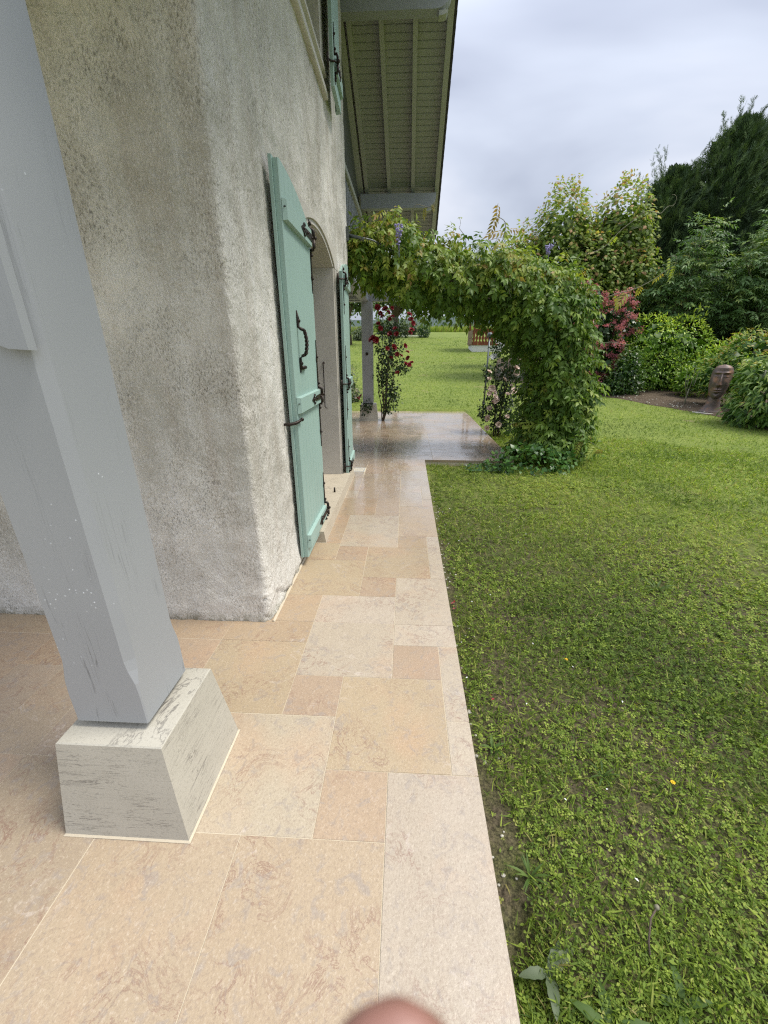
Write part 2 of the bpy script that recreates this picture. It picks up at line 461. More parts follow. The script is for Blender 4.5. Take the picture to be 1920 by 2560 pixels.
class MB:
    """collects boxes, prisms, lofts and tubes into one mesh"""
    def __init__(s): s.v = []; s.f = []; s.sm = []
    def add(s, vs, fs, smooth=False):
        b = len(s.v)
        s.v += [tuple(map(float, q)) for q in vs]
        s.f += [tuple(b + i for i in f) for f in fs]
        s.sm += [smooth] * len(fs)
        return s
    def box(s, x0, x1, y0, y1, z0, z1, c=0.0):
        """box whose top and bottom rims are chamfered by c"""
        if c <= 0:
            return s.add([(x0, y0, z0), (x1, y0, z0), (x1, y1, z0), (x0, y1, z0), (x0, y0, z1), (x1, y0, z1), (x1, y1, z1), (x0, y1, z1)],
                         [(3, 2, 1, 0), (4, 5, 6, 7), (0, 1, 5, 4), (1, 2, 6, 5), (2, 3, 7, 6), (3, 0, 4, 7)])
        r = []
        for z, i in ((z0, c), (z0 + c, 0), (z1 - c, 0), (z1, c)):
            r.append([(x0 + i, y0 + i, z), (x1 - i, y0 + i, z), (x1 - i, y1 - i, z), (x0 + i, y1 - i, z)])
        return s.loft(r)
    def loft(s, rings, cap=True, smooth=False, closed=True):
        n = len(rings[0]); vs = [p for r in rings for p in r]; fs = []
        for i in range(len(rings) - 1):
            for j in range(n if closed else n - 1):
                k = (j + 1) % n
                fs.append((i * n + j, i * n + k, (i + 1) * n + k, (i + 1) * n + j))
        if cap and closed:
            fs.append(tuple(range(n - 1, -1, -1))); fs.append(tuple((len(rings) - 1) * n + j for j in range(n)))
        return s.add(vs, fs, smooth)
    def prism(s, poly, f0, f1):
        """poly: list of 2-D points, f0/f1 map a 2-D point to the two ends"""
        n = len(poly)
        return s.add([f0(*p) for p in poly] + [f1(*p) for p in poly],
                     [tuple(range(n - 1, -1, -1)), tuple(range(n, 2 * n))] + [(i, (i + 1) % n, n + (i + 1) % n, n + i) for i in range(n)])
    def tube(s, pts, r, n=6, cap=True, flat=1.0, up=(0, 0, 1)):
        pts = [Vector(p) for p in pts]
        rs = r if isinstance(r, (list, tuple)) else [r] * len(pts)
        rings = []
        for i, p in enumerate(pts):
            d = (pts[min(i + 1, len(pts) - 1)] - pts[max(i - 1, 0)])
            d = d.normalized() if d.length > 1e-9 else Vector((0, 0, 1))
            u = Vector(up)
            if abs(d.dot(u)) > .95: u = Vector((1, 0, 0))
            a = d.cross(u).normalized(); b = a.cross(d)
            rings.append([tuple(p + (a * math.cos(t) * rs[i] + b * math.sin(t) * rs[i] * flat)) for t in [2 * math.pi * j / n for j in range(n)]])
        return s.loft(rings, cap, n > 4)
    def ball(s, c, r, n=8, sc=(1, 1, 1)):
        rings = []
        for i in range(n // 2 + 1):
            th = math.pi * (i + .001) / (n // 2 + .002)
            rings.append([(c[0] + r * sc[0] * math.sin(th) * math.cos(2 * math.pi * j / n), c[1] + r * sc[1] * math.sin(th) * math.sin(2 * math.pi * j / n),
                           c[2] + r * sc[2] * math.cos(th)) for j in range(n)])
        return s.loft(rings[::-1], True, True)
    def mesh(s, name):
        m = bpy.data.meshes.new(name)
        m.from_pydata(s.v, [], s.f)
        m.polygons.foreach_set('use_smooth', s.sm)
        m.update()
        return m
    def build(s, name, mat, parent=None, kind=None, label=None):
        return link(name, s.mesh(name), mat, parent, kind, label)

def vnoise(x, y, scale, seed=0):
    """smooth 2-D value noise in 0..1"""
    g = np.random.default_rng(seed).random((64, 64))
    X = np.asarray(x) * scale + 17.3; Y = np.asarray(y) * scale + 9.1
    xi = np.floor(X).astype(int); yi = np.floor(Y).astype(int)
    fx = X - xi; fy = Y - yi
    fx = fx * fx * (3 - 2 * fx); fy = fy * fy * (3 - 2 * fy)
    a = g[xi % 64, yi % 64]; b = g[(xi + 1) % 64, yi % 64]; c = g[xi % 64, (yi + 1) % 64]; d = g[(xi + 1) % 64, (yi + 1) % 64]
    return (a * (1 - fx) + b * fx) * (1 - fy) + (c * (1 - fx) + d * fx) * fy
def sstep(a, b, x):
    t = np.clip((np.asarray(x, float) - a) / (b - a), 0, 1)
    return t * t * (3 - 2 * t)

PX1 = 0.324         # outer edge of the garden path
TY0, TY1, TX1 = 6.317, 12.03, 1.725   # open terrace
def ground_z(x, y):
    """lawn level: a hand below the paving, rising gently beyond the terrace"""
    x = np.asarray(x, float); y = np.asarray(y, float)
    t = (y - 12.2) / .9
    z = -.085 + .085 * sstep(8.5, 12.3, y) + .1 * .9 * np.log1p(np.exp(np.clip(t, -40, 40))) - .1 * .9 * .0
    z = np.where(y > 70, z - (y - 70) * .1 + 0.035 * (y - 70), z)
    z = z - .03 * sstep(1.0, .35, x) * sstep(1.6, .6, y) * (y < 3)          # washed-out hollow by the near paving edge
    z = z - .08 * np.exp(-((x - .39) / .07) ** 2 - ((y - .66) / .14) ** 2)
    z = z - .025 * np.exp(-((x - .38) / .07) ** 2) * (vnoise(x, y, 2.2, 3) > .5) * (y < 6)
    return z + .02 * (vnoise(x, y, .7, 1) - .5) + .012 * (vnoise(x, y, 3.1, 2) - .5) * (y < 12)

# ------------------------------------------------------------------ ground
def axis(segs):
    a = []
    for lo, hi, n in segs: a += list(np.linspace(lo, hi, n, endpoint=False))
    return np.array(a + [segs[-1][1]])
gx = axis([(-120, -12, 14), (-12, .2, 30), (.2, 1.6, 50), (1.6, 6, 70), (6, 14, 44), (14, 140, 20)])
gy = axis([(-40, -1, 12), (-1, 3, 100), (3, 7, 60), (7, 13, 60), (13, 40, 50), (40, 110, 28), (110, 600, 8)])
GX, GY = np.meshgrid(gx, gy, indexing='ij')
GZ = ground_z(GX, GY)
GZ = np.where((GX < PX1 - .05) & (GY < TY1 - .1), np.minimum(GZ, -.12), GZ)
GZ = np.where((GX < TX1 - .03) & (GY > TY0 + .03) & (GY < TY1 - .03), np.minimum(GZ, -.12), GZ)
nx_, ny_ = GX.shape
I = np.arange(nx_ * ny_).reshape(nx_, ny_)
Q = np.stack([I[:-1, :-1], I[1:, :-1], I[1:, 1:], I[:-1, 1:]], -1).reshape(-1, 4)
go = link('lawn_ground', np_mesh('lawn_ground', np.stack([GX, GY, GZ], -1).reshape(-1, 3), Q, smooth=True), 'earth')
prop(go, kind='structure')
# planting bed in front of the hedge
edge = np.array([(3.6, 17.6), (5.2, 15.9), (6.3, 14.75), (7.0, 13.7), (7.55, 12.7), (7.95, 11.8), (8.15, 10.9), (8.1, 9.9), (8.3, 8.9), (9.2, 7.6), (11, 6.2)])
back = np.array([(5.0, 24), (7.5, 25), (10, 25), (13, 24), (15, 22), (17, 19), (18, 16), (19, 13), (19.5, 11), (20, 8), (20, 6)])
tt = np.linspace(0, len(edge) - 1, 140); ii = np.minimum(tt.astype(int), len(edge) - 2); ff = (tt - ii)[:, None]
e1 = edge[ii] * (1 - ff) + edge[ii + 1] * ff
e1 = e1 + (np.stack([vnoise(e1[:, 0], e1[:, 1], 2.3, 5), vnoise(e1[:, 0], e1[:, 1], 2.3, 6)], -1) - .5) * .22
b1 = back[ii] * (1 - ff) + back[ii + 1] * ff
BED_EDGE = e1
s_ = np.linspace(0, 1, 60)[None, :, None] ** 1.6
BP = e1[:, None] * (1 - s_) + b1[:, None] * s_
BZ = ground_z(BP[..., 0], BP[..., 1]) + .012 + .05 * sstep(0, .05, s_[..., 0]) + .05 * (vnoise(BP[..., 0], BP[..., 1], 5, 8) - .5) * sstep(0, .03, s_[..., 0])
BZ[:, 0] -= .05
I = np.arange(BZ.size).reshape(BZ.shape)
Q = np.stack([I[:-1, :-1], I[:-1, 1:], I[1:, 1:], I[1:, :-1]], -1).reshape(-1, 4)
bo = link('soil_bed', np_mesh('soil_bed', np.concatenate([BP, BZ[..., None]], -1).reshape(-1, 3), Q, smooth=True), 'bed_soil')
prop(bo, kind='structure')
def in_bed(x, y):
    """inside the planting bed polygon"""
    poly = np.concatenate([e1, b1[::-1]])
    x = np.asarray(x); y = np.asarray(y); inside = np.zeros(x.shape, bool)
    j = len(poly) - 1
    for i in range(len(poly)):
        xi, yi = poly[i]; xj, yj = poly[j]
        c = ((yi > y) != (yj > y)) & (x < (xj - xi) * (y - yi) / (yj - yi + 1e-12) + xi)
        inside ^= c; j = i
    return inside

# ------------------------------------------------------------------ paving
pave = thing('pavement', None, None, (0, 0, 0), kind='structure')
g = MB()
g.box(-7.0, PX1 - .004, -3.0, 2.09, -.14, -.0018)
g.box(-.90, PX1 - .004, 2.09, TY0 + .002, -.14, -.0020)
g.box(-7.0, TX1 - .004, TY0 + .004, TY1, -.14, -.0018)
g.build('mortar_bed', 'grout', pave)
a_, b_, c_, d_, e_, f_ = -.814, -.557, -.300, -.043, .217, PX1
TAN, ORA, WHI, PNK, GRY, BEI = (.49, .385, .255), (.47, .345, .215), (.565, .495, .39), (.475, .345, .235), (.42, .335, .25), (.51, .395, .275)
tiles = [
 (b_, d_, 1.66, 2.115, WHI), (d_, f_, 1.918, 2.115, WHI), (d_, e_, 1.66, 1.918, PNK), (e_, f_, 1.405, 1.918, WHI), (b_, c_, 1.405, 1.66, PNK),
 (c_, e_, 1.147, 1.66, TAN), (e_, f_, 1.147, 1.405, WHI), (a_, c_, .89, 1.405, WHI), (c_, d_, .89, 1.147, PNK), (d_, f_, .378, 1.147, WHI),
 (b_, d_, .378, .89, BEI), (-1.07, b_, .378, .89, TAN), (-1.585, -1.07, .378, 1.147, GRY), (-1.07, a_, .89, 1.405, GRY), (-1.585, -1.07, 1.147, 1.66, GRY),
 (-1.07, b_, 1.405, 1.918, TAN), (-1.07, b_, 1.918, 2.115, ORA), (-1.585, -1.07, 1.918, 2.115, PNK), (-1.585, -1.07, 1.66, 1.918, PNK),
 (-1.84, -1.585, 1.147, 1.66, GRY), (-2.10, -1.585, 1.66, 1.918, PNK), (-2.10, -1.84, 1.147, 1.66, GRY), (-2.10, -1.585, 1.918, 2.115, GRY),
 (-2.10, -1.585, .378, 1.147, GRY), (-2.61, -2.10, 1.405, 1.918, PNK), (-2.61, -2.10, 1.918, 2.115, TAN), (-2.61, -2.10, .89, 1.405, GRY), (-2.61, -2.10, .378, .89, GRY),
 (-3.2, -2.61, 1.405, 2.115, GRY), (-3.2, -2.61, .378, 1.405, GRY),
 (d_, f_, -.39, .378, WHI), (b_, d_, -.14, .378, BEI), (b_, d_, -.39, -.14, TAN), (-1.07, b_, -.39, .378, TAN), (-1.585, -1.07, -.14, .378, GRY), (-2.1, -1.585, -.39, .378, GRY), (-1.585, -1.07, -.39, -.14, PNK),
 (-2.61, -2.1, -.39, .378, GRY),
 (-.835, b_, 2.115, 2.42, ORA), (b_, d_, 2.115, 2.42, WHI), (d_, f_, 2.115, 2.68, WHI), (c_, d_, 2.42, 2.68, PNK), (-.835, c_, 2.42, 2.94, TAN),
 (c_, e_, 2.68, 3.195, TAN), (e_, f_, 2.68, 3.43, WHI), (b_, c_, 2.94, 3.195, PNK), (-.835, b_, 2.94, 3.25, TAN), (-.69, b_, 3.25, 3.67, ORA), (b_, d_, 3.195, 3.93, WHI),
 (d_, e_, 3.195, 3.43, ORA), (d_, f_, 3.43, 4.21, BEI), (c_, d_, 3.93, 4.70, BEI), (-.69, c_, 3.93, 4.45, ORA), (-.69, b_, 3.67, 3.93, ORA),
 (d_, e_, 4.21, 4.70, WHI), (e_, f_, 4.21, 4.46, WHI), (e_, f_, 4.46, 4.96, WHI), (b_, c_, 4.45, 4.74, BEI), (c_, d_, 4.70, 4.74, BEI), (-.69, b_, 4.45, 4.74, WHI),
 (b_, d_, 4.74, 5.49, TAN), (-.69, b_, 4.74, 5.44, BEI), (d_, e_, 4.70, 4.96, WHI), (d_, f_, 4.96, 5.68, WHI), (b_, c_, 5.49, 6.2, BEI), (c_, d_, 5.49, 5.68, TAN), (c_, f_, 5.68, TY0, BEI),
 (-.835, b_, 5.795, 6.2, BEI), (-.835, c_, 6.2, TY0, BEI), (-.835, -.78, 5.44, 5.795, BEI), (-.565, b_, 5.44, 5.795, BEI), (-.78, -.565, 5.44, 5.575, BEI)]
# open terrace and the floor under the balcony: the same module laid at random
rt = random.Random(21)
mod = .257
xs0, nxm, nym = TX1 - .24 - 17 * mod, 17, 22
occ = np.zeros((nxm, nym), bool)
tiles.append((TX1 - .24, TX1, TY0, TY0 + 1.02, GRY)); yy = TY0 + 1.02
while yy < TY1 - .05:
    l_ = min(rt.choice((.77, 1.02)), TY1 - yy); tiles.append((TX1 - .24, TX1, yy, yy + l_, rt.choice((GRY, BEI, TAN)))); yy += l_
hy = (TY1 - TY0) / nym
for j in range(nym):
    for i in range(nxm):
        if occ[i, j]: continue
        for (w_, h_) in rt.sample([(2, 1), (3, 1), (2, 2), (3, 2), (1, 1), (2, 1), (3, 1)], 7) + [(1, 1)]:
            if i + w_ <= nxm and j + h_ <= nym and not occ[i:i + w_, j:j + h_].any():
                occ[i:i + w_, j:j + h_] = True
                tiles.append((xs0 + i * mod, xs0 + (i + w_) * mod, TY0 + j * hy, TY0 + (j + h_) * hy, rt.choice((GRY, GRY, BEI, TAN, PNK, BEI))))
                break
for (x0, x1, y0, y1, col) in tiles:
    j = .0015
    if min(x1 - x0, y1 - y0) < .02: continue
    zt = rt.uniform(-.0008, .0008)
    tq = MB().box(x0 + j, x1 - (j if x1 not in (PX1, TX1) else 0), y0 + j, y1 - j, -.038, zt, .0009)
    tx_, ty_ = max(-.0015, min(.0015, rt.gauss(0, .0008))), max(-.0015, min(.0015, rt.gauss(0, .0008)))           # no slab lies dead level
    tq.v = [(x, y, z + ((x - (x0 + x1) / 2) * tx_ + (y - (y0 + y1) / 2) * ty_ if z > -.03 else 0)) for x, y, z in tq.v]
    t = tq.build('paving_stone', 'paving', pave)
    f = rt.uniform(.93, 1.07)
    f *= .77
    t.color = (min(1, col[0] * f), min(1, col[1] * f), min(1, col[2] * f * rt.uniform(.95, 1.05)), 1)

# floor drain beside the far shutter
dr = thing('drain_grate', 'small pale metal drain grate set in the path paving beside the far door shutter', 'drain grate', (-.67, 5.685, 0))
MB().box(-.775, -.570, 5.58, 5.79, -.035, -.012).build('drain_pan', 'dark_void', dr)
q = MB()
q.box(-.775, -.570, 5.58, 5.594, -.010, .002); q.box(-.775, -.570, 5.776, 5.79, -.010, .002)
q.box(-.775, -.764, 5.5945, 5.7755, -.010, .002); q.box(-.581, -.570, 5.5945, 5.7755, -.010, .002)
q.build('grate_frame', 'grate_metal', dr)
for i in range(11):
    x = -.757 + i * .0165
    MB().box(x, x + .007, 5.5945, 5.7755, -.009, .0015).build('grate_bar', 'grate_metal', dr)

# ------------------------------------------------------------------ house
house = thing('house', 'rendered country house with pale green shutters and deep painted timber eaves', 'house', (-2.5, 4.3, 0))
RIDGE_Y, RIDGE_Z, SL = 5.6, 6.244, .534
def roof_z(y): return RIDGE_Z - SL * abs(y - RIDGE_Y)      # underside of the rafters
WX, WY0, WY1 = -.835, 2.115, 6.45
# plaster skin: one sheet wrapped round two corners, bumpy, with the openings left out
rc = .03
def wall_pt(s):
    """s along the wall foot -> x, y, outward normal"""
    a = 4.2
    l1 = a - rc; q_ = rc * math.pi / 2; l2 = (WY1 - WY0) - 2 * rc
    if s < l1: return (WX - a + s, WY0, 0, -1)
    s -= l1
    if s < q_:
        t = s / rc; return (WX - rc + rc * math.sin(t), WY0 + rc - rc * math.cos(t), math.sin(t), -math.cos(t))
    s -= q_
    if s < l2: return (WX, WY0 + rc + s, 1, 0)
    s -= l2
    if s < q_:
        t = s / rc; return (WX - rc + rc * math.cos(t), WY1 - rc + rc * math.sin(t), math.cos(t), math.sin(t))
    s -= q_
    return (WX - rc - s, WY1, 0, 1)
l1 = 4.2 - rc; q_ = rc * math.pi / 2; l2 = WY1 - WY0 - 2 * rc
ss = np.concatenate([np.linspace(0, l1 - 1.9, 24, endpoint=False), np.linspace(l1 - 1.9, l1, 105, endpoint=False), l1 + np.linspace(0, q_, 5, endpoint=False),
                     l1 + q_ + np.linspace(0, l2, 236, endpoint=False), l1 + q_ + l2 + np.linspace(0, q_, 5, endpoint=False), l1 + 2 * q_ + l2 + np.linspace(0, 3, 12)])
P4 = np.array([wall_pt(s) for s in ss])
zz = np.concatenate([np.linspace(-.02, .35, 26, endpoint=False), np.linspace(.35, 4.2, 190, endpoint=False), np.linspace(4.2, 6.6, 40)])
S2, Z2 = np.meshgrid(ss, zz, indexing='ij')
topz = np.array([roof_z(y) + .09 if x > WX - .2 else 4.40 for x, y in P4[:, :2]])[:, None]
Z2 = np.minimum(Z2, topz)
dsp = (vnoise(S2, Z2, 14, 11) - .5) * .008 + (vnoise(S2, Z2, 2.3, 12) - .5) * .014 + (vnoise(S2, Z2, 38, 13) - .5) * .004
dsp = dsp + .022 * sstep(.38, 0.0, Z2)                                   # the render swells at its foot
chip = (vnoise(S2, Z2, 11, 14) > .56) & (Z2 < .20 * vnoise(S2, Z2 * 0, 3, 15)) & (S2 > l1)
dsp = dsp - .016 * chip
dsp = np.where(Z2 <= -.015, dsp - .008, dsp)
X3 = P4[:, 0][:, None] + P4[:, 2][:, None] * dsp; Y3 = P4[:, 1][:, None] + P4[:, 3][:, None] * dsp
I = np.arange(S2.size).reshape(S2.shape)
Q = np.stack([I[:-1, :-1], I[1:, :-1], I[1:, 1:], I[:-1, 1:]], -1)
yc = P4[:, 1][:-1, None] + np.zeros_like(Z2[:-1, :-1]); zc_ = Z2[:-1, :-1]
side = (np.abs(P4[:, 2]) > .99)[:-1, None]
hole = side & (((yc > 3.50) & (yc < 5.20) & (zc_ < 2.60)) | ((yc > 3.86) & (yc < 4.86) & (zc_ > 3.92) & (zc_ < 5.3)) | (Z2[:-1, :-1] >= topz[:-1] - 1e-6))
Q = Q[~hole & ~(Z2[:-1, :-1] >= topz[:-1] - 1e-6)]
link('wall', np_mesh('wall', np.stack([X3, Y3, Z2], -1).reshape(-1, 3), Q.reshape(-1, 4), smooth=True), 'stucco', house)
# mortar fillet between render and paving
fl = MB()
fl.prism([(0, 0), (.012, 0), (.003, .012), (0, .012)], lambda a, z: (-.815 + a, 2.10, z + .0005), lambda a, z: (-.815 + a, 3.255, z + .0005))
fl.build('mortar_fillet', 'grout', house)
# near-black blocks standing in for the unlit rooms behind the openings
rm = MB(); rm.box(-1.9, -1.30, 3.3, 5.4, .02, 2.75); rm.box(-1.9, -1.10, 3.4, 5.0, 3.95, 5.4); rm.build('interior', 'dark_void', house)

# --- door with its stone surround
DY0, DY1 = 3.60, 5.09
AC, AR = (DY0 + DY1) / 2, 1.665
def arch(y): return 2.634 - AR + math.sqrt(max(0, AR * AR - (y - AC) ** 2))
for (y0, y1, y2, y3) in ((3.40, 3.56, 3.56, DY0), (5.13, 5.30, DY1, 5.13)):
    j = MB(); j.box(-1.28, -.812, y0, y1, .1055, 2.456, .003)
    j.box(-1.28, -.826, y2 + (.0005 if y2 != DY1 else 0), y3 - (.0005 if y2 == DY1 else 0), .1055, 2.456)
    j.build('door_jamb', 'surround_stone', house)
li = MB()
N_ = 40
for lay, (xf, ins) in enumerate(((-.812, .0), (-.826, .035))):
    ys = [3.40 + (5.30 - 3.40) * i / N_ for i in range(N_ + 1)] if lay == 0 else [DY0 + (DY1 - DY0) * i / N_ for i in range(N_ + 1)]
    lo = [(2.459 if y < DY0 - .035 or y > DY1 + .035 else max(2.459, arch(AC + (y - AC) * (DY1 - DY0) / (DY1 - DY0 + .07)) + .035)) if lay == 0 else arch(y) for y in ys]
    hi = [2.678] * (N_ + 1) if lay == 0 else [max(2.4605, min(2.677, arch(y) + .036)) for y in ys]
    for i in range(N_):
        li.add([(-1.28, ys[i], lo[i]), (xf, ys[i], lo[i]), (xf, ys[i], hi[i]), (-1.28, ys[i], hi[i]), (-1.28, ys[i + 1], lo[i + 1]), (xf, ys[i + 1], lo[i + 1]), (xf, ys[i + 1], hi[i + 1]), (-1.28, ys[i + 1], hi[i + 1])],
               [(0, 1, 5, 4), (1, 2, 6, 5), (2, 3, 7, 6)])
    li.add([(-1.28, ys[0], lo[0]), (xf, ys[0], lo[0]), (xf, ys[0], hi[0]), (-1.28, ys[0], hi[0])], [(3, 2, 1, 0)])
    li.add([(-1.28, ys[-1], lo[-1]), (xf, ys[-1], lo[-1]), (xf, ys[-1], hi[-1]), (-1.28, ys[-1], hi[-1])], [(0, 1, 2, 3)])
li.build('door_lintel', 'surround_stone', house)
st = MB(); st.prism([(0, 0), (.59, 0), (.575, .105), (0, .105)], lambda a, z: (-1.28 + a, 3.262, z), lambda a, z: (-1.28 + a, 4.30, z)).build('threshold', 'step_stone', house)
st = MB(); st.prism([(0, 0), (.588, 0), (.574, .104), (0, .104)], lambda a, z: (-1.28 + a, 4.304, z), lambda a, z: (-1.28 + a, 5.43, z)).build('threshold', 'step_stone', house)
door = MB()
for y0, y1 in ((DY0, DY0 + .09), (4.30, 4.39), (DY1 - .09, DY1)): door.box(-1.25, -1.19, y0 + .001, y1 - .001, .106, 2.45)
for z0, z1 in ((.106, .30), (1.0, 1.08), (1.75, 1.80), (2.36, 2.449)):
    door.box(-1.245, -1.195, DY0 + .091, 4.2995, z0, z1); door.box(-1.245, -1.195, 4.3905, DY1 - .091, z0, z1)
dro = door.build('door', 'grey_beam_paint', house)
MB().box(-1.225, -1.217, DY0 + .09, DY1 - .09, .30, 2.36).build('pane', 'glass_pane', dro)
rod = MB(); rod.tube([(-.98, 5.078, 1.47), (-.98, 5.06, 1.462), (-.98, 5.056, 1.44), (-.985, 5.058, .97), (-.97, 5.062, .955), (-.95, 5.06, .955)], .006, 6); rod.ball((-.98, 5.083, 1.475), .014, 8)
rod.build('door_hook', 'iron', house)
bs = MB(); bs.tube([(-.79, 4.36, .104), (-.79, 4.36, .16)], [.012, .007], 8).build('bolt_stop', 'iron', house)

# --- upper window: moulded sill, frame, surround
wsb = MB()
prof = [(-1.12, 3.835), (-.80, 3.835), (-.792, 3.842), (-.792, 3.885), (-.806, 3.894), (-.806, 3.915), (-.826, 3.93), (-.826, 3.99), (-.80, 4.005), (-.80, 4.035), (-1.12, 4.05)]
wsb.prism(prof, lambda x, z: (x, 3.60, z), lambda x, z: (x, 5.02, z)); wsb.build('window_sill', 'sill_stone', house)
for y0, y1 in ((3.68, 3.88), (4.84, 5.0)):
    MB().box(-1.12, -.818, y0, y1, 4.052, 5.30, .004).build('window_jamb', 'sill_stone', house)
MB().box(-1.12, -.818, 3.68, 5.0, 5.303, 5.50, .004).build('window_lintel', 'sill_stone', house)
wf = MB()
for y0, y1 in ((3.881, 3.95), (4.33, 4.39), (4.77, 4.839)): wf.box(-1.06, -1.0, y0, y1, 4.053, 5.30)
for z0, z1 in ((4.053, 4.13), (4.68, 4.72), (5.22, 5.30)): wf.box(-1.055, -1.005, 3.9505, 4.3295, z0, z1); wf.box(-1.055, -1.005, 4.3905, 4.7695, z0, z1)
wfo = wf.build('window', 'sill_stone', house)
MB().box(-1.034, -1.026, 3.95, 4.77, 4.13, 5.22).build('pane', 'glass_pane', wfo)

# --- shutters
def shutter(label, yh, sg, xf, skew, w, zb, zt_out, arched, handle):
    """ledged shutter folded back on the wall; u runs from the hinge (0) to the free edge (w)"""
    root = bpy.data.objects.new('shutter', None); COL.objects.link(root); root.parent = house; root.location = Vector((xf, yh, zb)) - house.location
    root['label'] = label
    def P(u, z, d=0.0): return (xf + d + skew * u / w, yh + sg * u, z)
    def top(u):
        if not arched: return zt_out
        t = w - u
        return zt_out - AR + math.sqrt(AR * AR - t * t)
    n = 8
    for i in range(n):
        u0, u1 = w * i / n + .0014, w * (i + 1) / n - .0014
        c = .006
        pl = MB()
        sec = [(u0, -.036), (u1, -.036), (u1, -c), (u1 - c, 0), (u0 + c, 0), (u0, -c)]
        r0 = [P(u, zb, d) for u, d in sec]; r1 = [P(u, top(u), d) for u, d in sec]
        if sg < 0: r0, r1 = r0[::-1], r1[::-1]
        pl.loft([r0, r1]); pl.build('plank', 'shutter_paint', root)
    # rear rebate strip along the free edge
    rb = MB(); r0 = [P(w - .05, zb + .004, -.056), P(w + .016, zb + .004, -.056), P(w + .016, zb + .004, -.0375), P(w - .05, zb + .004, -.0375)]
    r1 = [(a, b, top(w) + .012) for a, b, c2 in r0]
    if sg < 0: r0, r1 = r0[::-1], r1[::-1]
    rb.loft([r0, r1]); rb.build('edge_strip', 'shutter_paint', root)
    H = zt_out - zb
    batz = (zb + .135, zb + .135 + 1.02 * H / 2.5 - 0.0, zb + H * .905) if arched else (zb + .17, zb + H - .2)
    for kz, z in enumerate(batz):
        hb = .056
        ub = w - .002
        bt = MB()
        sec = [(z - hb, .0005), (z - hb + .004, .027), (z + hb - .004, .027), (z + hb, .0005)]
        def ring(u, sh=0.0): return [P(u - (sh if d > .01 else 0), zz_, d) for zz_, d in sec]
        rr = [ring(.075), ring(ub - .0), ]
        rr[1] = [P(ub, z - hb, .0005), P(ub - .012, z - hb + .006, .027), P(ub - .012, z + hb - .006, .027), P(ub, z + hb, .0005)]
        if sg < 0: rr = [r_[::-1] for r_ in rr]
        bt.loft(rr); bt.build('batten', 'shutter_paint', root)
        # forged T-hinge: strap over the batten with a leaf end, upright with spear ends and bosses
        h = MB()
        def flat(u0, z0, u1, z1, wd0, wd1, d0, d1, th=.005):
            du, dz = u1 - u0, z1 - z0; l = math.hypot(du, dz); nu, nz = -dz / l, du / l
            a = [P(u0 + nu * wd0, z0 + nz * wd0, d0), P(u0 - nu * wd0, z0 - nz * wd0, d0), P(u1 - nu * wd1, z1 - nz * wd1, d1), P(u1 + nu * wd1, z1 + nz * wd1, d1)]
            b = [P(u0 + nu * wd0, z0 + nz * wd0, d0 + th), P(u0 - nu * wd0, z0 - nz * wd0, d0 + th), P(u1 - nu * wd1, z1 - nz * wd1, d1 + th), P(u1 + nu * wd1, z1 + nz * wd1, d1 + th)]
            rr_ = [a, b] if sg > 0 else [a[::-1], b[::-1]]
            h.loft(rr_)
        D = .0275
        L_ = .33 * w / .76
        flat(.03, z, .03 + L_ * .7, z, .023, .019, D, D)
        flat(.03 + L_ * .7, z, .03 + L_ * .78, z, .016, .005, D, D)
        for sgn in (-1, 1):
            pts = [P(.03 + L_ * (.86 + .075 * math.cos(t)), z + sgn * (.021 + .016 * math.sin(t)), D + .004) for t in np.linspace(-2.6, 2.9, 10)]
            h.tube(pts, [.003, .005, .006, .006, .006, .006, .006, .005, .004, .003], 5)
        flat(.03 + L_ * .84, z, .03 + L_ * .97, z, .006, .021, D, D); flat(.03 + L_ * .97, z, .03 + L_ * 1.13, z, .021, .001, D, D)
        for u_ in (.09, .03 + L_ * .6, .03 + L_ * .95): h.ball(P(u_, z, D + .006), .010, 8)
        uu = .036
        for sgn in (-1, 1):
            ext = .34 if (arched and kz == 1) else (.27 if sgn * (kz - 1) < 0 else .07)
            if not arched: ext = .2
            if sgn < 0 and kz == 0: ext = .085
            pl_ = [P(uu, z, D + .006), P(uu, z + sgn * (hb - .004), D + .006), P(uu, z + sgn * (hb + .008), D + .001), P(uu, z + sgn * (hb + .012), .006), P(uu, z + sgn * (hb + .03), .006)]
            h.tube(pl_, .012, 6, True)
            flat(uu, z + sgn * (hb + .028), uu, z + sgn * (hb + ext * .62), .012, .009, .001, .001, .007)
            flat(uu, z + sgn * (hb + ext * .62), uu, z + sgn * (hb + ext * .70), .009, .022, .001, .001, .007)
            flat(uu, z + sgn * (hb + ext * .70), uu, z + sgn * (hb + ext * .80), .022, .008, .001, .001, .007)
            flat(uu, z + sgn * (hb + ext * .80), uu, z + sgn * (hb + ext * 1.12), .007, .001, .001, .001, .006)
            h.ball(P(uu, z + sgn * (hb + .045), .012), .011, 8); h.ball(P(uu, z + sgn * (hb + ext * .74), .010), .010, 8)
        h.ball(P(uu - .01, z + .012, D + .014), .015, 8)
        # pintle into the jamb
        h.tube([P(-.03, z, -.045), P(-.005, z, -.02), P(.0, z, .010), P(.03, z, D + .004)], .008, 6)
        h.tube([P(-.03, z - .05, -.05), P(-.03, z + .05, -.05)], .011, 8)
        h.build('hinge', 'iron', root)
        if arched:
            MB().loft([[P(ub + .0005, z + .01, .010), P(ub + .0005, z + .01, .022), P(ub + .0005, z + .016, .022), P(ub + .0005, z + .016, .010)],
                       [P(ub - .004, z + .01, .010), P(ub - .004, z + .01, .022), P(ub - .004, z + .016, .022), P(ub - .004, z + .016, .010)]]).build('batten_bolt', 'dark_void', root)
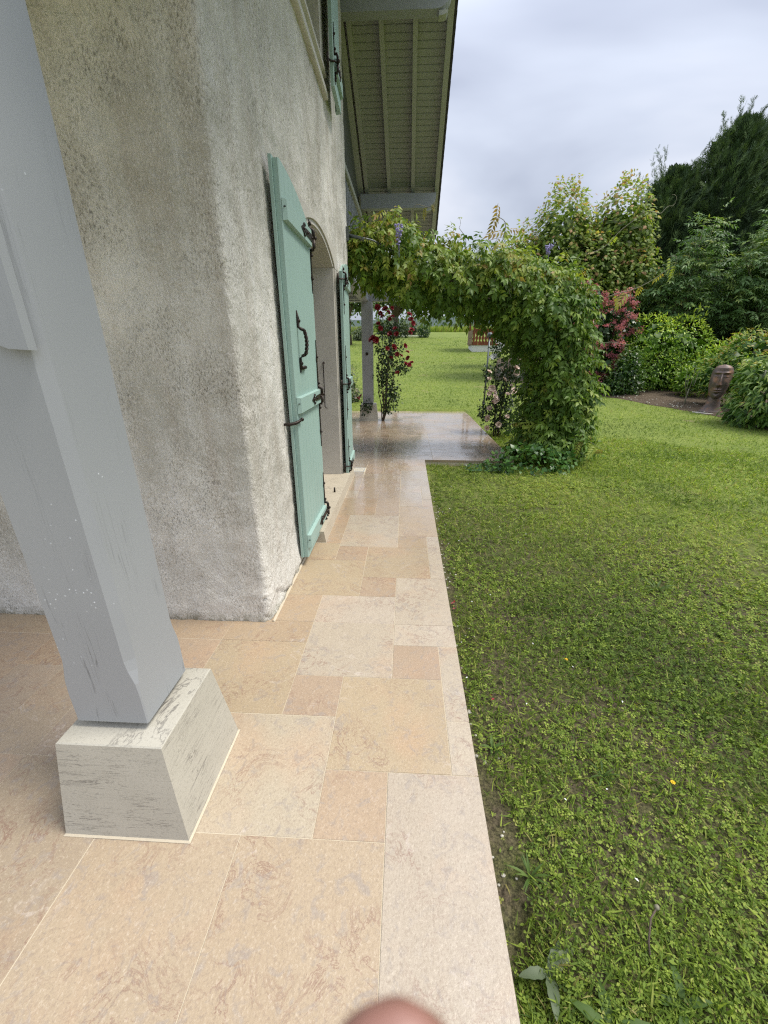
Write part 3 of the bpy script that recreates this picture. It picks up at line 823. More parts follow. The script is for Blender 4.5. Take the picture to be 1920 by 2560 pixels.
    if handle:
        hd = MB(); u = w - .155; z0, z1 = zb + 1.425, zb + 1.735
        path = [P(u, z0 - .0, .006), P(u, z0 + .05, .010), P(u, z0 + .075, .03), P(u, z0 + .088, .048)]
        hd.tube([P(u, z0 - .045, .004), P(u, z0 + .01, .008), P(u, z0 + .055, .008), P(u, z0 + .068, .022), P(u, z0 + .078, .046)], [.003, .012, .010, .010, .011], 8)
        hd.tube([P(u, z1 + .045, .004), P(u, z1 - .01, .008), P(u, z1 - .055, .008), P(u, z1 - .068, .022), P(u, z1 - .078, .046)], [.003, .012, .010, .010, .011], 8)
        za, zb_ = z0 + .076, z1 - .076
        for ph in (0, math.pi):
            pts = []
            for t in np.linspace(0, 1, 40):
                a = ph + t * 2 * math.pi * 3.2
                pts.append(P(u + .0065 * math.cos(a), za + (zb_ - za) * t, .048 + .012 * math.sin(math.pi * t) + .0065 * math.sin(a)))
            hd.tube(pts, .0075, 6)
        hd.ball(P(u, z0 + .02, .014), .013, 8); hd.ball(P(u, z1 - .02, .014), .013, 8)
        hd.build('handle', 'iron', root)
        lk = MB(); lk.tube([P(w - .185, z0 - .01, .010), P(w - .28, z0 - .01, .010)], .013, 10); lk.tube([P(w - .28, z0 - .01, .010), P(w - .30, z0 - .01, .010)], .004, 6)
        lk.build('bolt', 'iron', root)
        hk = MB(); z = zb + 1.06
        hk.tube([(WX - .02, yh + sg * (w + .07), z - .005), P(w + .05, z - .005, -.045), P(w + .025, z, -.01), P(w + .005, z + .012, .012), P(w - .03, z + .016, .016)], [.008, .011, .012, .010, .009], 8)
        hk.ball(P(w - .038, z + .016, .018), .014, 8); hk.build('shutter_stay', 'iron', root)
    return root
shutter('near arched shutter of the garden door, folded back towards the corner of the house', 3.585, -1, -.745, .0, .755, .078, 2.622, True, True)
shutter('far arched shutter of the garden door, beyond the opening', 5.15, 1, -.730, -.030, .72, .06, 2.60, True, False)
shutter('upstairs window shutter, folded back beyond the moulded sill', 4.93, 1, -.715, -.012, .50, 3.90, 5.28, False, True)
# --- balcony over the far terrace: bressummer, cross beam, slatted balustrade, gable panel
MB().box(-1.055, -.875, 6.455, 10.205, 2.65, 2.895, .006).build('balcony_beam', 'grey_beam_paint', house)
MB().box(-4.5, .02, 10.21, 10.40, 2.655, 2.86, .006).build('cross_beam', 'grey_beam_paint', house)
MB().box(-4.5, -1.06, 6.46, 10.205, 2.80, 2.93).build('balcony_floor', 'soffit_paint', house)
for i in range(5):
    y = 6.95 + i * .72
    MB().box(-4.5, -1.06, y, y + .10, 2.66, 2.798, .004).build('joist', 'grey_beam_paint', house)
rl = bpy.data.objects.new('balustrade', None); COL.objects.link(rl); rl.parent = house; rl.location = Vector((-.9, 8.3, 2.9)) - house.location
MB().box(-.945, -.86, 6.455, 10.25, 3.875, 3.95, .008).build('handrail', 'rafter_paint', rl)
MB().box(-.93, -.88, 6.455, 10.25, 2.96, 3.02, .004).build('bottom_rail', 'rafter_paint', rl)
for i in range(19):
    y = 6.50 + i * .195
    MB().box(-.918, -.898, y, y + .06, 3.021, 3.874).build('baluster', 'grey_beam_paint', rl)
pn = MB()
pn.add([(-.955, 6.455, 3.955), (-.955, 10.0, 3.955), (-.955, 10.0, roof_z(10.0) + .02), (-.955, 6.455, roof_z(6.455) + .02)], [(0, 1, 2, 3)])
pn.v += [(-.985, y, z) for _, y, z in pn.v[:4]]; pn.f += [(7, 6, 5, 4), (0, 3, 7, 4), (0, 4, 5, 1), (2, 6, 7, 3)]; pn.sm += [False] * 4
pn.build('gable_panel', 'shaded_panel_paint', house)

# --- roof
roof = bpy.data.objects.new('roof', None); COL.objects.link(roof); roof.parent = house; roof.location = Vector((-1, RIDGE_Y, RIDGE_Z)) - house.location
EY = 10.14
cosr = 1 / math.sqrt(1 + SL * SL)
def rz(y, d): return roof_z(y) + d / cosr
def skew(y): return .012 * (y - 9.08)          # the verge runs a touch out of square
for x, w_ in ((-.905, .10), (-.79, .062), (-.375, .062), (.062, .062), (.50, .075)):
    y0, y1 = RIDGE_Y, EY
    m = MB(); k0, k1 = skew(y0), skew(y1)
    d1 = .10
    m.loft([[(x + k0 - w_ / 2, y0, rz(y0, 0)), (x + k0 + w_ / 2, y0, rz(y0, 0)), (x + k0 + w_ / 2, y0, rz(y0, d1)), (x + k0 - w_ / 2, y0, rz(y0, d1))],
            [(x + k1 - w_ / 2, y1, rz(y1, 0)), (x + k1 + w_ / 2, y1, rz(y1, 0)), (x + k1 + w_ / 2, y1, rz(y1, d1)), (x + k1 - w_ / 2, y1, rz(y1, d1))]])
    m.build('rafter', 'rafter_paint', roof)
nb = 58
for i in range(nb):
    y0 = RIDGE_Y + (EY - RIDGE_Y) * i / nb + .004; y1 = RIDGE_Y + (EY - RIDGE_Y) * (i + 1) / nb - .004
    dd = .1005 + (.0025 if i % 3 == 0 else 0) * random.random()
    x0, x1 = -3.0, .535 + skew((y0 + y1) / 2)
    m = MB()
    m.loft([[(x0, y0, rz(y0, dd + .004)), (x0, y0 + .006, rz(y0 + .006, dd)), (x0, y1 - .006, rz(y1 - .006, dd)), (x0, y1, rz(y1, dd + .004)), (x0, y1, rz(y1, dd + .018)), (x0, y0, rz(y0, dd + .018))],
            [(x1, y0, rz(y0, dd + .004)), (x1, y0 + .006, rz(y0 + .006, dd)), (x1, y1 - .006, rz(y1 - .006, dd)), (x1, y1, rz(y1, dd + .004)), (x1, y1, rz(y1, dd + .018)), (x1, y0, rz(y0, dd + .018))]])
    m.build('soffit_board', 'soffit_paint', roof)
# purlins with a quarter-round end
for yf in (6.66, 9.075):
    zt = roof_z(yf) - .002
    hh, dp = .225, .15
    yb = yf + dp
    zt2 = roof_z(yb) - .003
    prof = [(-.90, 0), (-.90, -hh)]
    for t in np.linspace(0, 1, 7): prof.append((.30 + .0, -hh) if t == 0 else (.30 + .19 * math.sin(t * math.pi / 2) * 1.0, -hh + (hh - .045) * (1 - math.cos(t * math.pi / 2))))
    prof.append((.49, 0))
    m = MB(); m.prism(prof, lambda x, z: (x + skew(yf), yf, zt2 + z), lambda x, z: (x + skew(yf), yb, zt2 + z))
    m.build('purlin', 'grey_beam_paint', roof)
# moulded corbel block at each purlin end
for yf in (6.66, 9.075):
    z = roof_z(yf + .15) - .003 - .225
    MB().prism([(.31, -.002), (.42, -.002), (.40, -.03), (.36, -.045), (.31, -.05)], lambda x, q: (x, yf + .02, z + q), lambda x, q: (x, yf + .13, z + q)).build('purlin_end', 'rafter_paint', roof)
MB().box(-3.0, .50, EY + .002, EY + .03, roof_z(EY) - .02, roof_z(EY) + .15, .003).build('fascia', 'grey_beam_paint', roof)
# verge board and stepped tile courses on top
m = MB()
y0, y1 = RIDGE_Y, EY + .03
m.loft([[(.542 + skew(y0), y0, rz(y0, .01)), (.566 + skew(y0), y0, rz(y0, .01)), (.566 + skew(y0), y0, rz(y0, .15)), (.542 + skew(y0), y0, rz(y0, .15))],
        [(.542 + skew(y1), y1, rz(y1, .01)), (.566 + skew(y1), y1, rz(y1, .01)), (.566 + skew(y1), y1, rz(y1, .15)), (.542 + skew(y1), y1, rz(y1, .15))]])
m.build('verge_board', 'roof_tile', roof)
m = MB()
nc = 34
for sgn in (1, -1):
    for i in range(nc):
        ya, yb = RIDGE_Y + (EY + .10 - RIDGE_Y) * i / nc, RIDGE_Y + (EY + .10 - RIDGE_Y) * (i + 1.15) / nc
        za, zb = rz(ya, .125), rz(yb, .145)
        if sgn < 0: ya, yb = 2 * RIDGE_Y - ya, 2 * RIDGE_Y - yb
        xa = .585 + skew(ya)
        q_ = [[(-5, ya, za), (xa, ya, za), (xa, ya, za + .018), (-5, ya, za + .018)], [(-5, yb, zb), (xa, yb, zb), (xa, yb, zb + .022), (-5, yb, zb + .022)]]
        if sgn < 0: q_ = q_[::-1]
        m.loft(q_)
m.build('roof_covering', 'roof_tile', roof)
m = MB()
y0, y1 = 2 * RIDGE_Y - EY, RIDGE_Y - .002
m.loft([[(-5, y0, rz(y0, .10)), (.54, y0, rz(y0, .10)), (.54, y0, rz(y0, .12)), (-5, y0, rz(y0, .12))], [(-5, y1, rz(y1, .10)), (.54, y1, rz(y1, .10)), (.54, y1, rz(y1, .12)), (-5, y1, rz(y1, .12))]])
m.build('soffit', 'soffit_paint', roof)
# porch ceiling over the near corner, out of view, set low to darken the wall
MB().box(-5, -.80, .45, 2.10, 3.02, 3.15).build('unseen_porch_ceiling', 'soffit_paint', house)

# ------------------------------------------------------------------ posts
def plinth(root, cx, cy, b=.225, t=.178, h=.40):
    m = MB()
    r = []
    for z, s in ((.0015, b), (h - .004, t + .002), (h, t - .002)):
        r.append([(cx - s, cy - s, z), (cx + s, cy - s, z), (cx + s, cy + s, z), (cx - s, cy + s, z)])
    m.loft(r); m.build('stone_plinth', 'plinth_stone', root)
    g_ = MB(); s0, s1 = b + .006, b - .003
    g_.loft([[(cx - s0, cy - s0, .0012), (cx + s0, cy - s0, .0012), (cx + s0, cy + s0, .0012), (cx - s0, cy + s0, .0012)], [(cx - s1, cy - s1, .008), (cx + s1, cy - s1, .008), (cx + s1, cy + s1, .008), (cx - s1, cy + s1, .008)]], cap=False)
    g_.build('mortar_fillet', 'grout', root)
def timber(root, cx, cy, z0, z1, hw=.125, ch=.024, stop=.60):
    def ring(z, c, s=1.0):
        a = hw * s
        return [(cx - a + c, cy - a, z), (cx + a - c, cy - a, z), (cx + a, cy - a + c, z), (cx + a, cy + a - c, z), (cx + a - c, cy + a, z), (cx - a + c, cy + a, z), (cx - a, cy + a - c, z), (cx - a, cy - a + c, z)]
    m = MB()
    m.loft([ring(z0, .004, .985), ring(z0 + .004, .004), ring(stop - .05, .004), ring(stop, ch * .3), ring(stop + .05, ch * .8), ring(stop + .09, ch), ring(z1, ch)])
    m.build('timber', 'grey_paint', root)
    return m
pp = thing('porch_post', 'large grey painted timber post on a tapered stone plinth in the near left corner', 'post', (-.965, 1.085, 0))
plinth(pp, -.953, 1.083)
timber(pp, -.972, 1.092, .428, 3.018)
MB().box(-1.04, -.90, 1.02, 1.16, .4005, .427).build('metal_foot', 'iron', pp)
br = MB()
prof = [(-.852, 1.603), (-.852, 3.015), (-1.085, 3.015), (-1.085, 1.85), (-1.05, 1.74), (-.99, 1.665), (-.94, 1.622), (-.90, 1.606)]
br.prism(prof[::-1], lambda x, z: (x, .942, z), lambda x, z: (x, .9655, z)); br.build('bracket', 'grey_paint', pp)
fp = thing('porch_post', 'distant grey timber post on a stone plinth at the end of the wet terrace', 'post', (-.91, 10.32, 0))
plinth(fp, -.911, 10.325)
timber(fp, -.918, 10.31, .428, 2.652, hw=.128, ch=.02, stop=.62)
for i in range(5): MB().box(-1.03 + i * .05, -.995 + i * .05, 10.20, 10.23, .4005, .427).build('metal_foot', 'iron', fp)
MB().box(-.955, -.895, 10.168, 10.181, 1.52, 1.58, .004).build('switch_box', 'iron', fp)

# ------------------------------------------------------------------ foliage tools
def norm(a): return a / (np.linalg.norm(a, axis=-1, keepdims=True) + 1e-9)
def leaf_t(w=.42, fold=.07, droop=.1):
    v = np.array([(0, 0, 0), (.42, w / 2, fold), (.45, 0, 0), (.42, -w / 2, fold), (1, 0, -droop)])
    t = np.array([(0, 2, 1), (0, 3, 2), (1, 2, 4), (2, 3, 4)])
    return v, t
def leaf2_t(w=.45, droop=.08):
    return np.array([(0, 0, 0), (.45, w / 2, .03), (1, 0, -droop), (.45, -w / 2, .03)]), np.array([(0, 3, 1), (1, 3, 2)])
def pinnate_t(pairs=5, lw=.36, ll=.42, simple_=False, ang=58, droop=.25):
    V, T = [], []
    lv, lt = (leaf2_t(lw) if simple_ else leaf_t(lw, .06, .14))
    def put(x, a, l, z, sl):
        ca, sa = math.cos(a), math.sin(a)
        b = sum(len(q) for q in V)
        V.append(np.stack([x + l * (lv[:, 0] * ca - lv[:, 1] * sa), l * (lv[:, 0] * sa + lv[:, 1] * ca), z + l * (lv[:, 2] - sl * lv[:, 0])], -1)); T.append(lt + b)
    for i in range(pairs):
        x = .16 + .74 * i / (pairs - .3)
        for s in (1, -1): put(x, s * R(ang - 6 * i), ll * (1 - .25 * abs(i - pairs * .45) / pairs), -droop * x * x, .35)
    put(.92, 0, ll * .95, -droop * .85, .4)
    b = sum(len(q) for q in V)
    V.append(np.array([(0, .008, 0), (0, -.008, 0), (.95, 0, -droop * .9)])); T.append(np.array([(0, 1, 2)]) + b)
    return np.concatenate(V), np.concatenate(T)
def maple_t():
    a = [(0, 0)]
    pts = [(.02, -.02), (-.02, -.34), (.20, -.20), (.28, -.52), (.45, -.22), (.62, -.30), (.68, -.10), (1.0, 0)]
    out_ = pts + [(x, -y) for x, y in pts[::-1][1:]]
    v = [(.3, 0, .03)] + [(x, y, -.10 * abs(y) * 2 - .12 * x * x) for x, y in out_]
    n = len(out_)
    return np.array(v, float), np.array([(0, i + 1, (i + 1) % n + 1) for i in range(n)])
def scatter(P, D, N, size, tmpl, tint, wob=.05):
    """copy a leaf template to every point P, lying along D with face normal about N"""
    v, t = tmpl
    P, D, N = map(np.asarray, (P, D, N))
    n = len(P)
    D = norm(D + rng.normal(0, wob, D.shape)); S = norm(np.cross(N, D)); N2 = np.cross(D, S)
    sz = np.broadcast_to(np.asarray(size, float), (n,))[:, None, None]
    V = P[:, None] + sz * (v[None, :, 0:1] * D[:, None] + v[None, :, 1:2] * S[:, None] + v[None, :, 2:3] * N2[:, None])
    T = (t[None] + (np.arange(n) * len(v))[:, None, None]).reshape(-1, t.shape[1])
    ti = np.repeat(np.asarray(tint), len(v)) + rng.normal(0, .03, n * len(v))
    return V.reshape(-1, 3), T, np.clip(ti, 0, 1)
def join(parts):
    V, T, C = [], [], []; b = 0
    for v, t, c in parts: V.append(v); T.append(t + b); C.append(c); b += len(v)
    return np.concatenate(V), np.concatenate(T), np.concatenate(C)
def foliage(name, parts, mat, parent, kind=None):
    V, T, C = join(parts)
    return link(name, np_mesh(name, V, T, C), mat, parent, kind)
def shell(blobs, n, r0=.78, r1=1.04, zmin=None, bump=.16, seed=0):
    """points spread over the outer shell of a union of ellipsoids, lumpy; returns point, outward direction, depth 0..1"""
    out_p, out_n, out_d = [], [], []
    area = np.array([(b[3] * b[4] + b[4] * b[5] + b[3] * b[5]) for b in blobs]); cnt = (n * area / area.sum()).astype(int)
    g = np.random.default_rng(seed + 100)
    for bi, (b, c) in enumerate(zip(blobs, cnt)):
        d = norm(g.normal(0, 1, (c, 3)))
        lump = bump * (vnoise(d[:, 0] * 2 + d[:, 2] * 1.3 + bi, d[:, 1] * 2 - d[:, 2], 1.6, seed + bi) - .5) * 2 + bump * .6 * (vnoise(d[:, 0] * 3 - d[:, 2] * 2, d[:, 1] * 3 + d[:, 2] * 2, 2.3, seed + bi + 40) - .5) * 2
        r = (r0 + (r1 - r0) * g.random(c) ** .6)
        rr = r + lump
        p = np.array(b[:3]) + d * rr[:, None] * np.array(b[3:6])
        keep = np.ones(c, bool)
        for bj, o in enumerate(blobs):
            if bj == bi: continue
            keep &= np.sqrt((((p - np.array(o[:3])) / np.array(o[3:6])) ** 2).sum(1)) > .72
        if zmin is not None: keep &= p[:, 2] > zmin
        nn = norm(d / np.array(b[3:6]))
        out_p.append(p[keep]); out_n.append(nn[keep]); out_d.append(((r - r0) / (r1 - r0))[keep])
    return np.concatenate(out_p), np.concatenate(out_n), np.concatenate(out_d)
def cores(blobs, mat, parent, f=.72, name='inner_foliage'):
    """leafy mass inside a crown: loose big leaves so that gaps show depth"""
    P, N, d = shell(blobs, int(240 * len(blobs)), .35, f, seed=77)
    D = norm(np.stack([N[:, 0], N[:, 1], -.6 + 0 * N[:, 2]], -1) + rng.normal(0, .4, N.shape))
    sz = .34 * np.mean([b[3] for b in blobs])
    return scatter(P, D, N + rng.normal(0, .3, N.shape), sz * rng.uniform(.6, 1.2, len(P)), leaf_t(.8), np.full(len(P), .05))  # darkest tint paints the inner shade into these leaves
def limbs(cx, cy, z0, blobs, r, parent, mat='bark', lean=0.0, n=5):
    m = MB()
    zt = max(b[2] for b in blobs)
    fork = z0 + (min(b[2] for b in blobs) - z0) * .55
    m.tube([(cx, cy, z0 - .1), (cx + lean * .3, cy, z0 + (fork - z0) * .5), (cx + lean, cy, fork)], [r * 1.25, r, r * .85], 9)
    m.build('trunk', mat, parent)
    m = MB()
    for b in blobs:
        for q in range(n):
            a = random.uniform(0, 6.28); e = (b[0] + .6 * b[3] * math.cos(a), b[1] + .6 * b[4] * math.sin(a), b[2] + random.uniform(-.1, .7) * b[5])
            mid = (cx + lean + (e[0] - cx) * .4, cy + (e[1] - cy) * .4, fork + (e[2] - fork) * .55)
            m.tube([(cx + lean, cy, fork - .08), mid, e], [r * .5, r * .3, r * .1], 5)
    m.build('limbs', mat, parent, kind='stuff')

def droop_dirs(N, down=.8, out_=.7, jit=.45):
    D = N * out_ + np.array([0, 0, -down]) + rng.normal(0, jit, N.shape)
    return norm(D)

# ------------------------------------------------------------------ wisteria over the terrace corner
wi = thing('wisteria', 'big leafy wisteria arching from the house wall to a green column on the lawn', 'wisteria', (2.3, 6.95, -.08))
wb = [(2.10, 7.0, 2.22, .52, .58, .53), (2.36, 6.95, 1.58, .36, .5, .6), (2.42, 6.9, .98, .40, .48, .55), (2.50, 6.9, .45, .42, .45, .5), (2.32, 6.8, .2, .42, .42, .4), (1.85, 7.05, 2.42, .5, .52, .42),
      (1.35, 7.1, 2.60, .66, .55, .38), (.75, 7.1, 2.70, .62, .55, .38), (.15, 7.1, 2.84, .56, .52, .38), (-.34, 7.05, 3.04, .44, .46, .36), (-.58, 6.95, 2.98, .26, .36, .30), (2.70, 6.92, 1.02, .2, .3, .25)]
parts = []
def hanging_leaves(P, N, D, pairs, ll, lw, tint, L_, jit=.45, down=.55):
    """compound leaves whose leaflets each hang their own way off a drooping stalk"""
    n = len(P); PP, DD, NN, TT, SS = [], [], [], [], []
    S = norm(np.cross(N, D))
    for q in range(2 * pairs + 1):
        t = .95 if q == 2 * pairs else .2 + .7 * (q // 2) / max(1, pairs - 1)
        s = 0 if q == 2 * pairs else (1 if q % 2 else -1)
        base = P + D * (L_ * t)[:, None] + np.array([0, 0, -1.0]) * (L_ * .28 * t * t)[:, None]
        dd = D * (.55 if s else 1.0) + S * s * .8 + np.array([0, 0, -down]) + rng.normal(0, jit * .5, P.shape)
        PP.append(base); DD.append(norm(dd)); NN.append(norm(N + rng.normal(0, jit, P.shape))); TT.append(tint + rng.normal(0, .06, n)); SS.append(ll * L_ / L_.mean() * rng.uniform(.75, 1.15, n))
    c = lambda a: np.concatenate(a)
    return scatter(c(PP), c(DD), c(NN), c(SS), leaf_t(lw, .06, .16), np.clip(c(TT), 0, 1), 0)
P, N, d = shell(wb, 5400, .74, 1.12, bump=.26, seed=1)
out2 = N * np.array([1, 1, .25])
D = norm(out2 * .9 + np.array([0, 0, -.45]) + rng.normal(0, .42, N.shape))
FN = norm(N * .8 + np.array([.15, -.35, .75]) + rng.normal(0, .25, N.shape))
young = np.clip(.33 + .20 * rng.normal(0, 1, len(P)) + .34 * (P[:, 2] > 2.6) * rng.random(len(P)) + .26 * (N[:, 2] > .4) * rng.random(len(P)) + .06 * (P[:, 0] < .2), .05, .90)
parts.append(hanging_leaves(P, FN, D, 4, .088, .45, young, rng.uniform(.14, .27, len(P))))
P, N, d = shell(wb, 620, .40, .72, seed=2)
parts.append(hanging_leaves(P, N, droop_dirs(N), 3, .12, .5, np.full(len(P), .12), rng.uniform(.2, .3, len(P))))  # inner leaves share one dark tint in place of shade
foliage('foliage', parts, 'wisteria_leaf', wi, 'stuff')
m = MB()
for (x, y) in ((2.42, 6.95), (2.52, 7.0), (2.36, 7.05)):
    pts = [(x + .1 * math.sin(t * 5 + x * 30), y + .08 * math.cos(t * 6 + x * 40), -.10 + 2.5 * t) for t in np.linspace(0, 1, 12)]
    m.tube(pts, list(np.linspace(.045, .025, 12)), 7)
m.build('trunk', 'bark', wi)
m = MB()
for q in range(4):
    pts = [(2.25 - 3.0 * t, 7.0 + .2 * math.sin(t * 7 + q * 2), 2.25 + .15 * q * .5 + .40 * t + .06 * math.sin(t * 11 + q)) for t in np.linspace(0, 1, 14)]
    m.tube(pts, list(np.linspace(.03, .012, 14)), 6)
m.build('limbs', 'bark', wi)
def curl(a, b, sag, n=14, hook=.0, wob=.02):
    a, b = Vector(a), Vector(b)
    pts = []
    for i in range(n):
        t = i / (n - 1)
        p = a.lerp(b, t) + Vector((wob * math.sin(t * 9 + a.x * 7), 0, -sag * math.sin(math.pi * t) + wob * math.cos(t * 8 + a.z * 5)))
        pts.append(p)
    d = (b - a).normalized()
    for i in range(1, 7):
        if hook == 0: break
        an = i * .55
        pts.append(b + d * hook * math.sin(an) + Vector((0, 0, hook * (1 - math.cos(an)))))
    return [tuple(p) for p in pts]
def shoot(pts, r=.006, leaves=0, sz=.14):
    m = MB(); m.tube(pts, list(np.linspace(r, r * .45, len(pts))), 5)
    o = m.build('tendril', 'pale_stem', wi)
    if leaves:
        p = np.array(pts); i_ = np.linspace(2, len(p) - 1, leaves).astype(int)
        PP = p[i_]; DD = norm(rng.normal(0, .6, (leaves, 3)) + np.array([0, -.2, -.5])); NN = rng.normal(0, .3, (leaves, 3)) + np.array([0, -.5, .8])
        V, T, C = scatter(PP, DD, NN, sz * rng.uniform(.6, 1.1, leaves), pinnate_t(4, .4, .4), rng.uniform(.75, 1.0, leaves))
        link('shoot_leaves', np_mesh('shoot_leaves', V, T, C), 'wisteria_leaf', wi)
shoot(curl((-.80, 6.50, 3.05), (-.28, 6.45, 3.35), .17, hook=0), .008, 4, .16)
shoot(curl((-.10, 6.50, 3.10), (.30, 6.35, 3.32), -.16, hook=.03), .005, 3, .12)
shoot(curl((.50, 6.5, 2.62), (.98, 6.4, 2.72), .02, hook=.0), .005, 5, .10)
shoot(curl((1.45, 7.1, 3.05), (1.28, 7.2, 3.62), .0, wob=.04), .007, 5, .26)
shoot(curl((.85, 7.1, 3.05), (.72, 7.2, 3.45), .0, wob=.03), .005, 2, .12)
shoot(curl((1.0, 7.2, 3.0), (1.5, 7.3, 3.32), .03, wob=.03), .005, 4, .18)
shoot(curl((2.45, 6.6, 2.85), (3.05, 6.55, 3.32), .08, hook=.06, wob=.02), .006, 4, .16)
shoot(curl((3.05, 6.55, 3.30), (3.42, 6.6, 3.36), .03, hook=.07), .005)
shoot(curl((2.8, 6.6, 2.3), (3.55, 6.55, 2.62), .03, hook=.09), .006, 6, .22)
shoot(curl((2.75, 6.5, 1.75), (3.2, 6.4, 1.72), .03, hook=.05), .005)
shoot(curl((1.42, 6.45, 2.55), (1.44, 6.40, 2.30), .0, wob=.03), .006)
shoot(curl((2.6, 6.4, .35), (3.0, 6.2, .22), -.03), .004, 5, .2)
def raceme(x, y, z, l):
    m = MB()
    for q in range(34):
        t = random.random() ** 1.2; a = random.uniform(0, 6.28); r_ = .045 * (1 - t * .75)
        c = (x + r_ * math.cos(a), y + r_ * math.sin(a), z - l * .62 * t)
        m.ball(c, .017 * random.uniform(.7, 1.2), 6, (1, 1, .7))
    m.tube([(x, y, z + .02), (x + .01, y, z - l)], [.005, .004], 5)
    m.build('flower_raceme', 'violet_petal', wi)
raceme(-.13, 6.22, 3.12, .36)
raceme(1.88, 6.45, 2.92, .16)

# trellis that carries it
tr = thing('trellis', 'dark metal trellis bar running from the house wall into the wisteria', 'trellis', (2.2, 6.9, -.1))
MB().tube([(-.83, 6.40, 3.06), (-.50, 6.55, 3.02), (.3, 6.9, 2.72), (2.42, 6.95, 2.35)], .022, 8).build('bar', 'galvanised', tr)
MB().tube([(2.42, 6.95, -.15), (2.42, 6.95, 2.36)], .022, 8).build('upright', 'galvanised', tr)
MB().box(-.842, -.80, 6.33, 6.44, 2.98, 3.14, .004).build('wall_plate', 'galvanised', tr)
pl = thing('garden_pole', 'thin grey metal pole with a collared top standing on the lawn by the terrace edge', 'pole', (2.02, 10.85, -.02))
MB().tube([(2.02, 10.85, -.1), (2.02, 10.85, 1.95)], .021, 10).build('pole_shaft', 'galvanised', pl)
q = MB(); q.tube([(2.02, 10.85, .32), (2.02, 10.85, .37)], .034, 10); q.tube([(2.02, 10.85, 1.93), (2.02, 10.85, 1.95), (2.02, 10.85, 2.0), (2.02, 10.85, 2.03)], [.05, .062, .062, .04], 10)
q.tube([(1.94, 10.85, 1.93), (2.12, 10.85, 1.93)], .012, 6); q.build('pole_collar', 'galvanised', pl)

# ------------------------------------------------------------------ roses
def rose_mesh(name, seed):
    rr = random.Random(seed); m = MB()
    for ring, (n, r0, tilt) in enumerate(((5, 1.0, .35), (5, .78, .8), (4, .52, 1.15), (3, .28, 1.4))):
        for i in range(n):
            a = 2 * math.pi * (i + .5 * ring + rr.uniform(-.15, .15)) / n
            ca, sa = math.cos(a), math.sin(a); ta = (-sa, ca)
            w_ = r0 * .62; h = .18 + .22 * ring
            def pt(u, v):     # u across -1..1, v along 0..1
                rad = r0 * (.12 + .88 * v * math.cos(tilt * .62)); z = r0 * v * math.sin(tilt) * .85 - .25 + .05 * ring - .10 * u * u * v
                return (ca * rad + ta[0] * u * w_ * (.35 + .65 * v ** .6), sa * rad + ta[1] * u * w_ * (.35 + .65 * v ** .6), z + (.06 * (v > .9)))
            vs = [pt(u, v) for v in (0, .55, 1) for u in (-1, 0, 1)]
            m.add(vs, [(0, 1, 4, 3), (1, 2, 5, 4), (3, 4, 7, 6), (4, 5, 8, 7)], True)
    return m.mesh(name)
RM = {}
def bloom(parent, mat, x, y, z, s, name='rose_bloom'):
    key = (mat, random.randrange(3))
    if key not in RM:
        RM[key] = rose_mesh('rose_bloom', key[1]); RM[key].materials.append(M[mat])
    o = link(name, RM[key], mat, parent)
    o.location = o.location + Vector((x, y, z)); o.scale = (s, s, s)
    o.rotation_euler = (random.uniform(.5, 1.5), random.uniform(-.5, .5), random.uniform(-.9, .9))
    return o
rr = thing('climbing_rose', 'climbing rose with deep red blooms beside the distant timber post', 'rose bush', (-.55, 10.25, 0))
m = MB()
for q in range(7):
    e = (random.uniform(-.75, .0), 10.25 + random.uniform(-.15, .25), random.uniform(1.4, 2.5))
    b0 = (-.56 + random.uniform(-.04, .04), 10.25, 0.0)
    mid = (b0[0] + random.uniform(-.1, .25), 10.25, e[2] * .45)
    m.tube([b0, ((b0[0] + mid[0]) / 2 + .03, 10.24, mid[2] * .5), mid, e], [.014, .012, .009, .004], 5)
m.build('stems', 'bark', rr)
rb_ = [(-.42, 10.3, 1.62, .33, .25, .36), (-.50, 10.28, 1.05, .22, .2, .40), (-.34, 10.28, .62, .22, .2, .38), (-.30, 10.3, 2.1, .34, .2, .22), (-.10, 10.3, 1.25, .22, .18, .16), (-.48, 10.28, .28, .12, .12, .18), (-.93, 10.08, .36, .14, .1, .16)]
P, N, d = shell(rb_, 2300, .1, 1.1, bump=.25, seed=9)
foliage('foliage', [scatter(P, droop_dirs(N, .5, .6, .7), N + rng.normal(0, .6, N.shape), rng.uniform(.045, .085, len(P)), leaf_t(.62), np.clip(rng.normal(.35, .2, len(P)), 0, .9))], 'rose_leaf', rr, 'stuff')
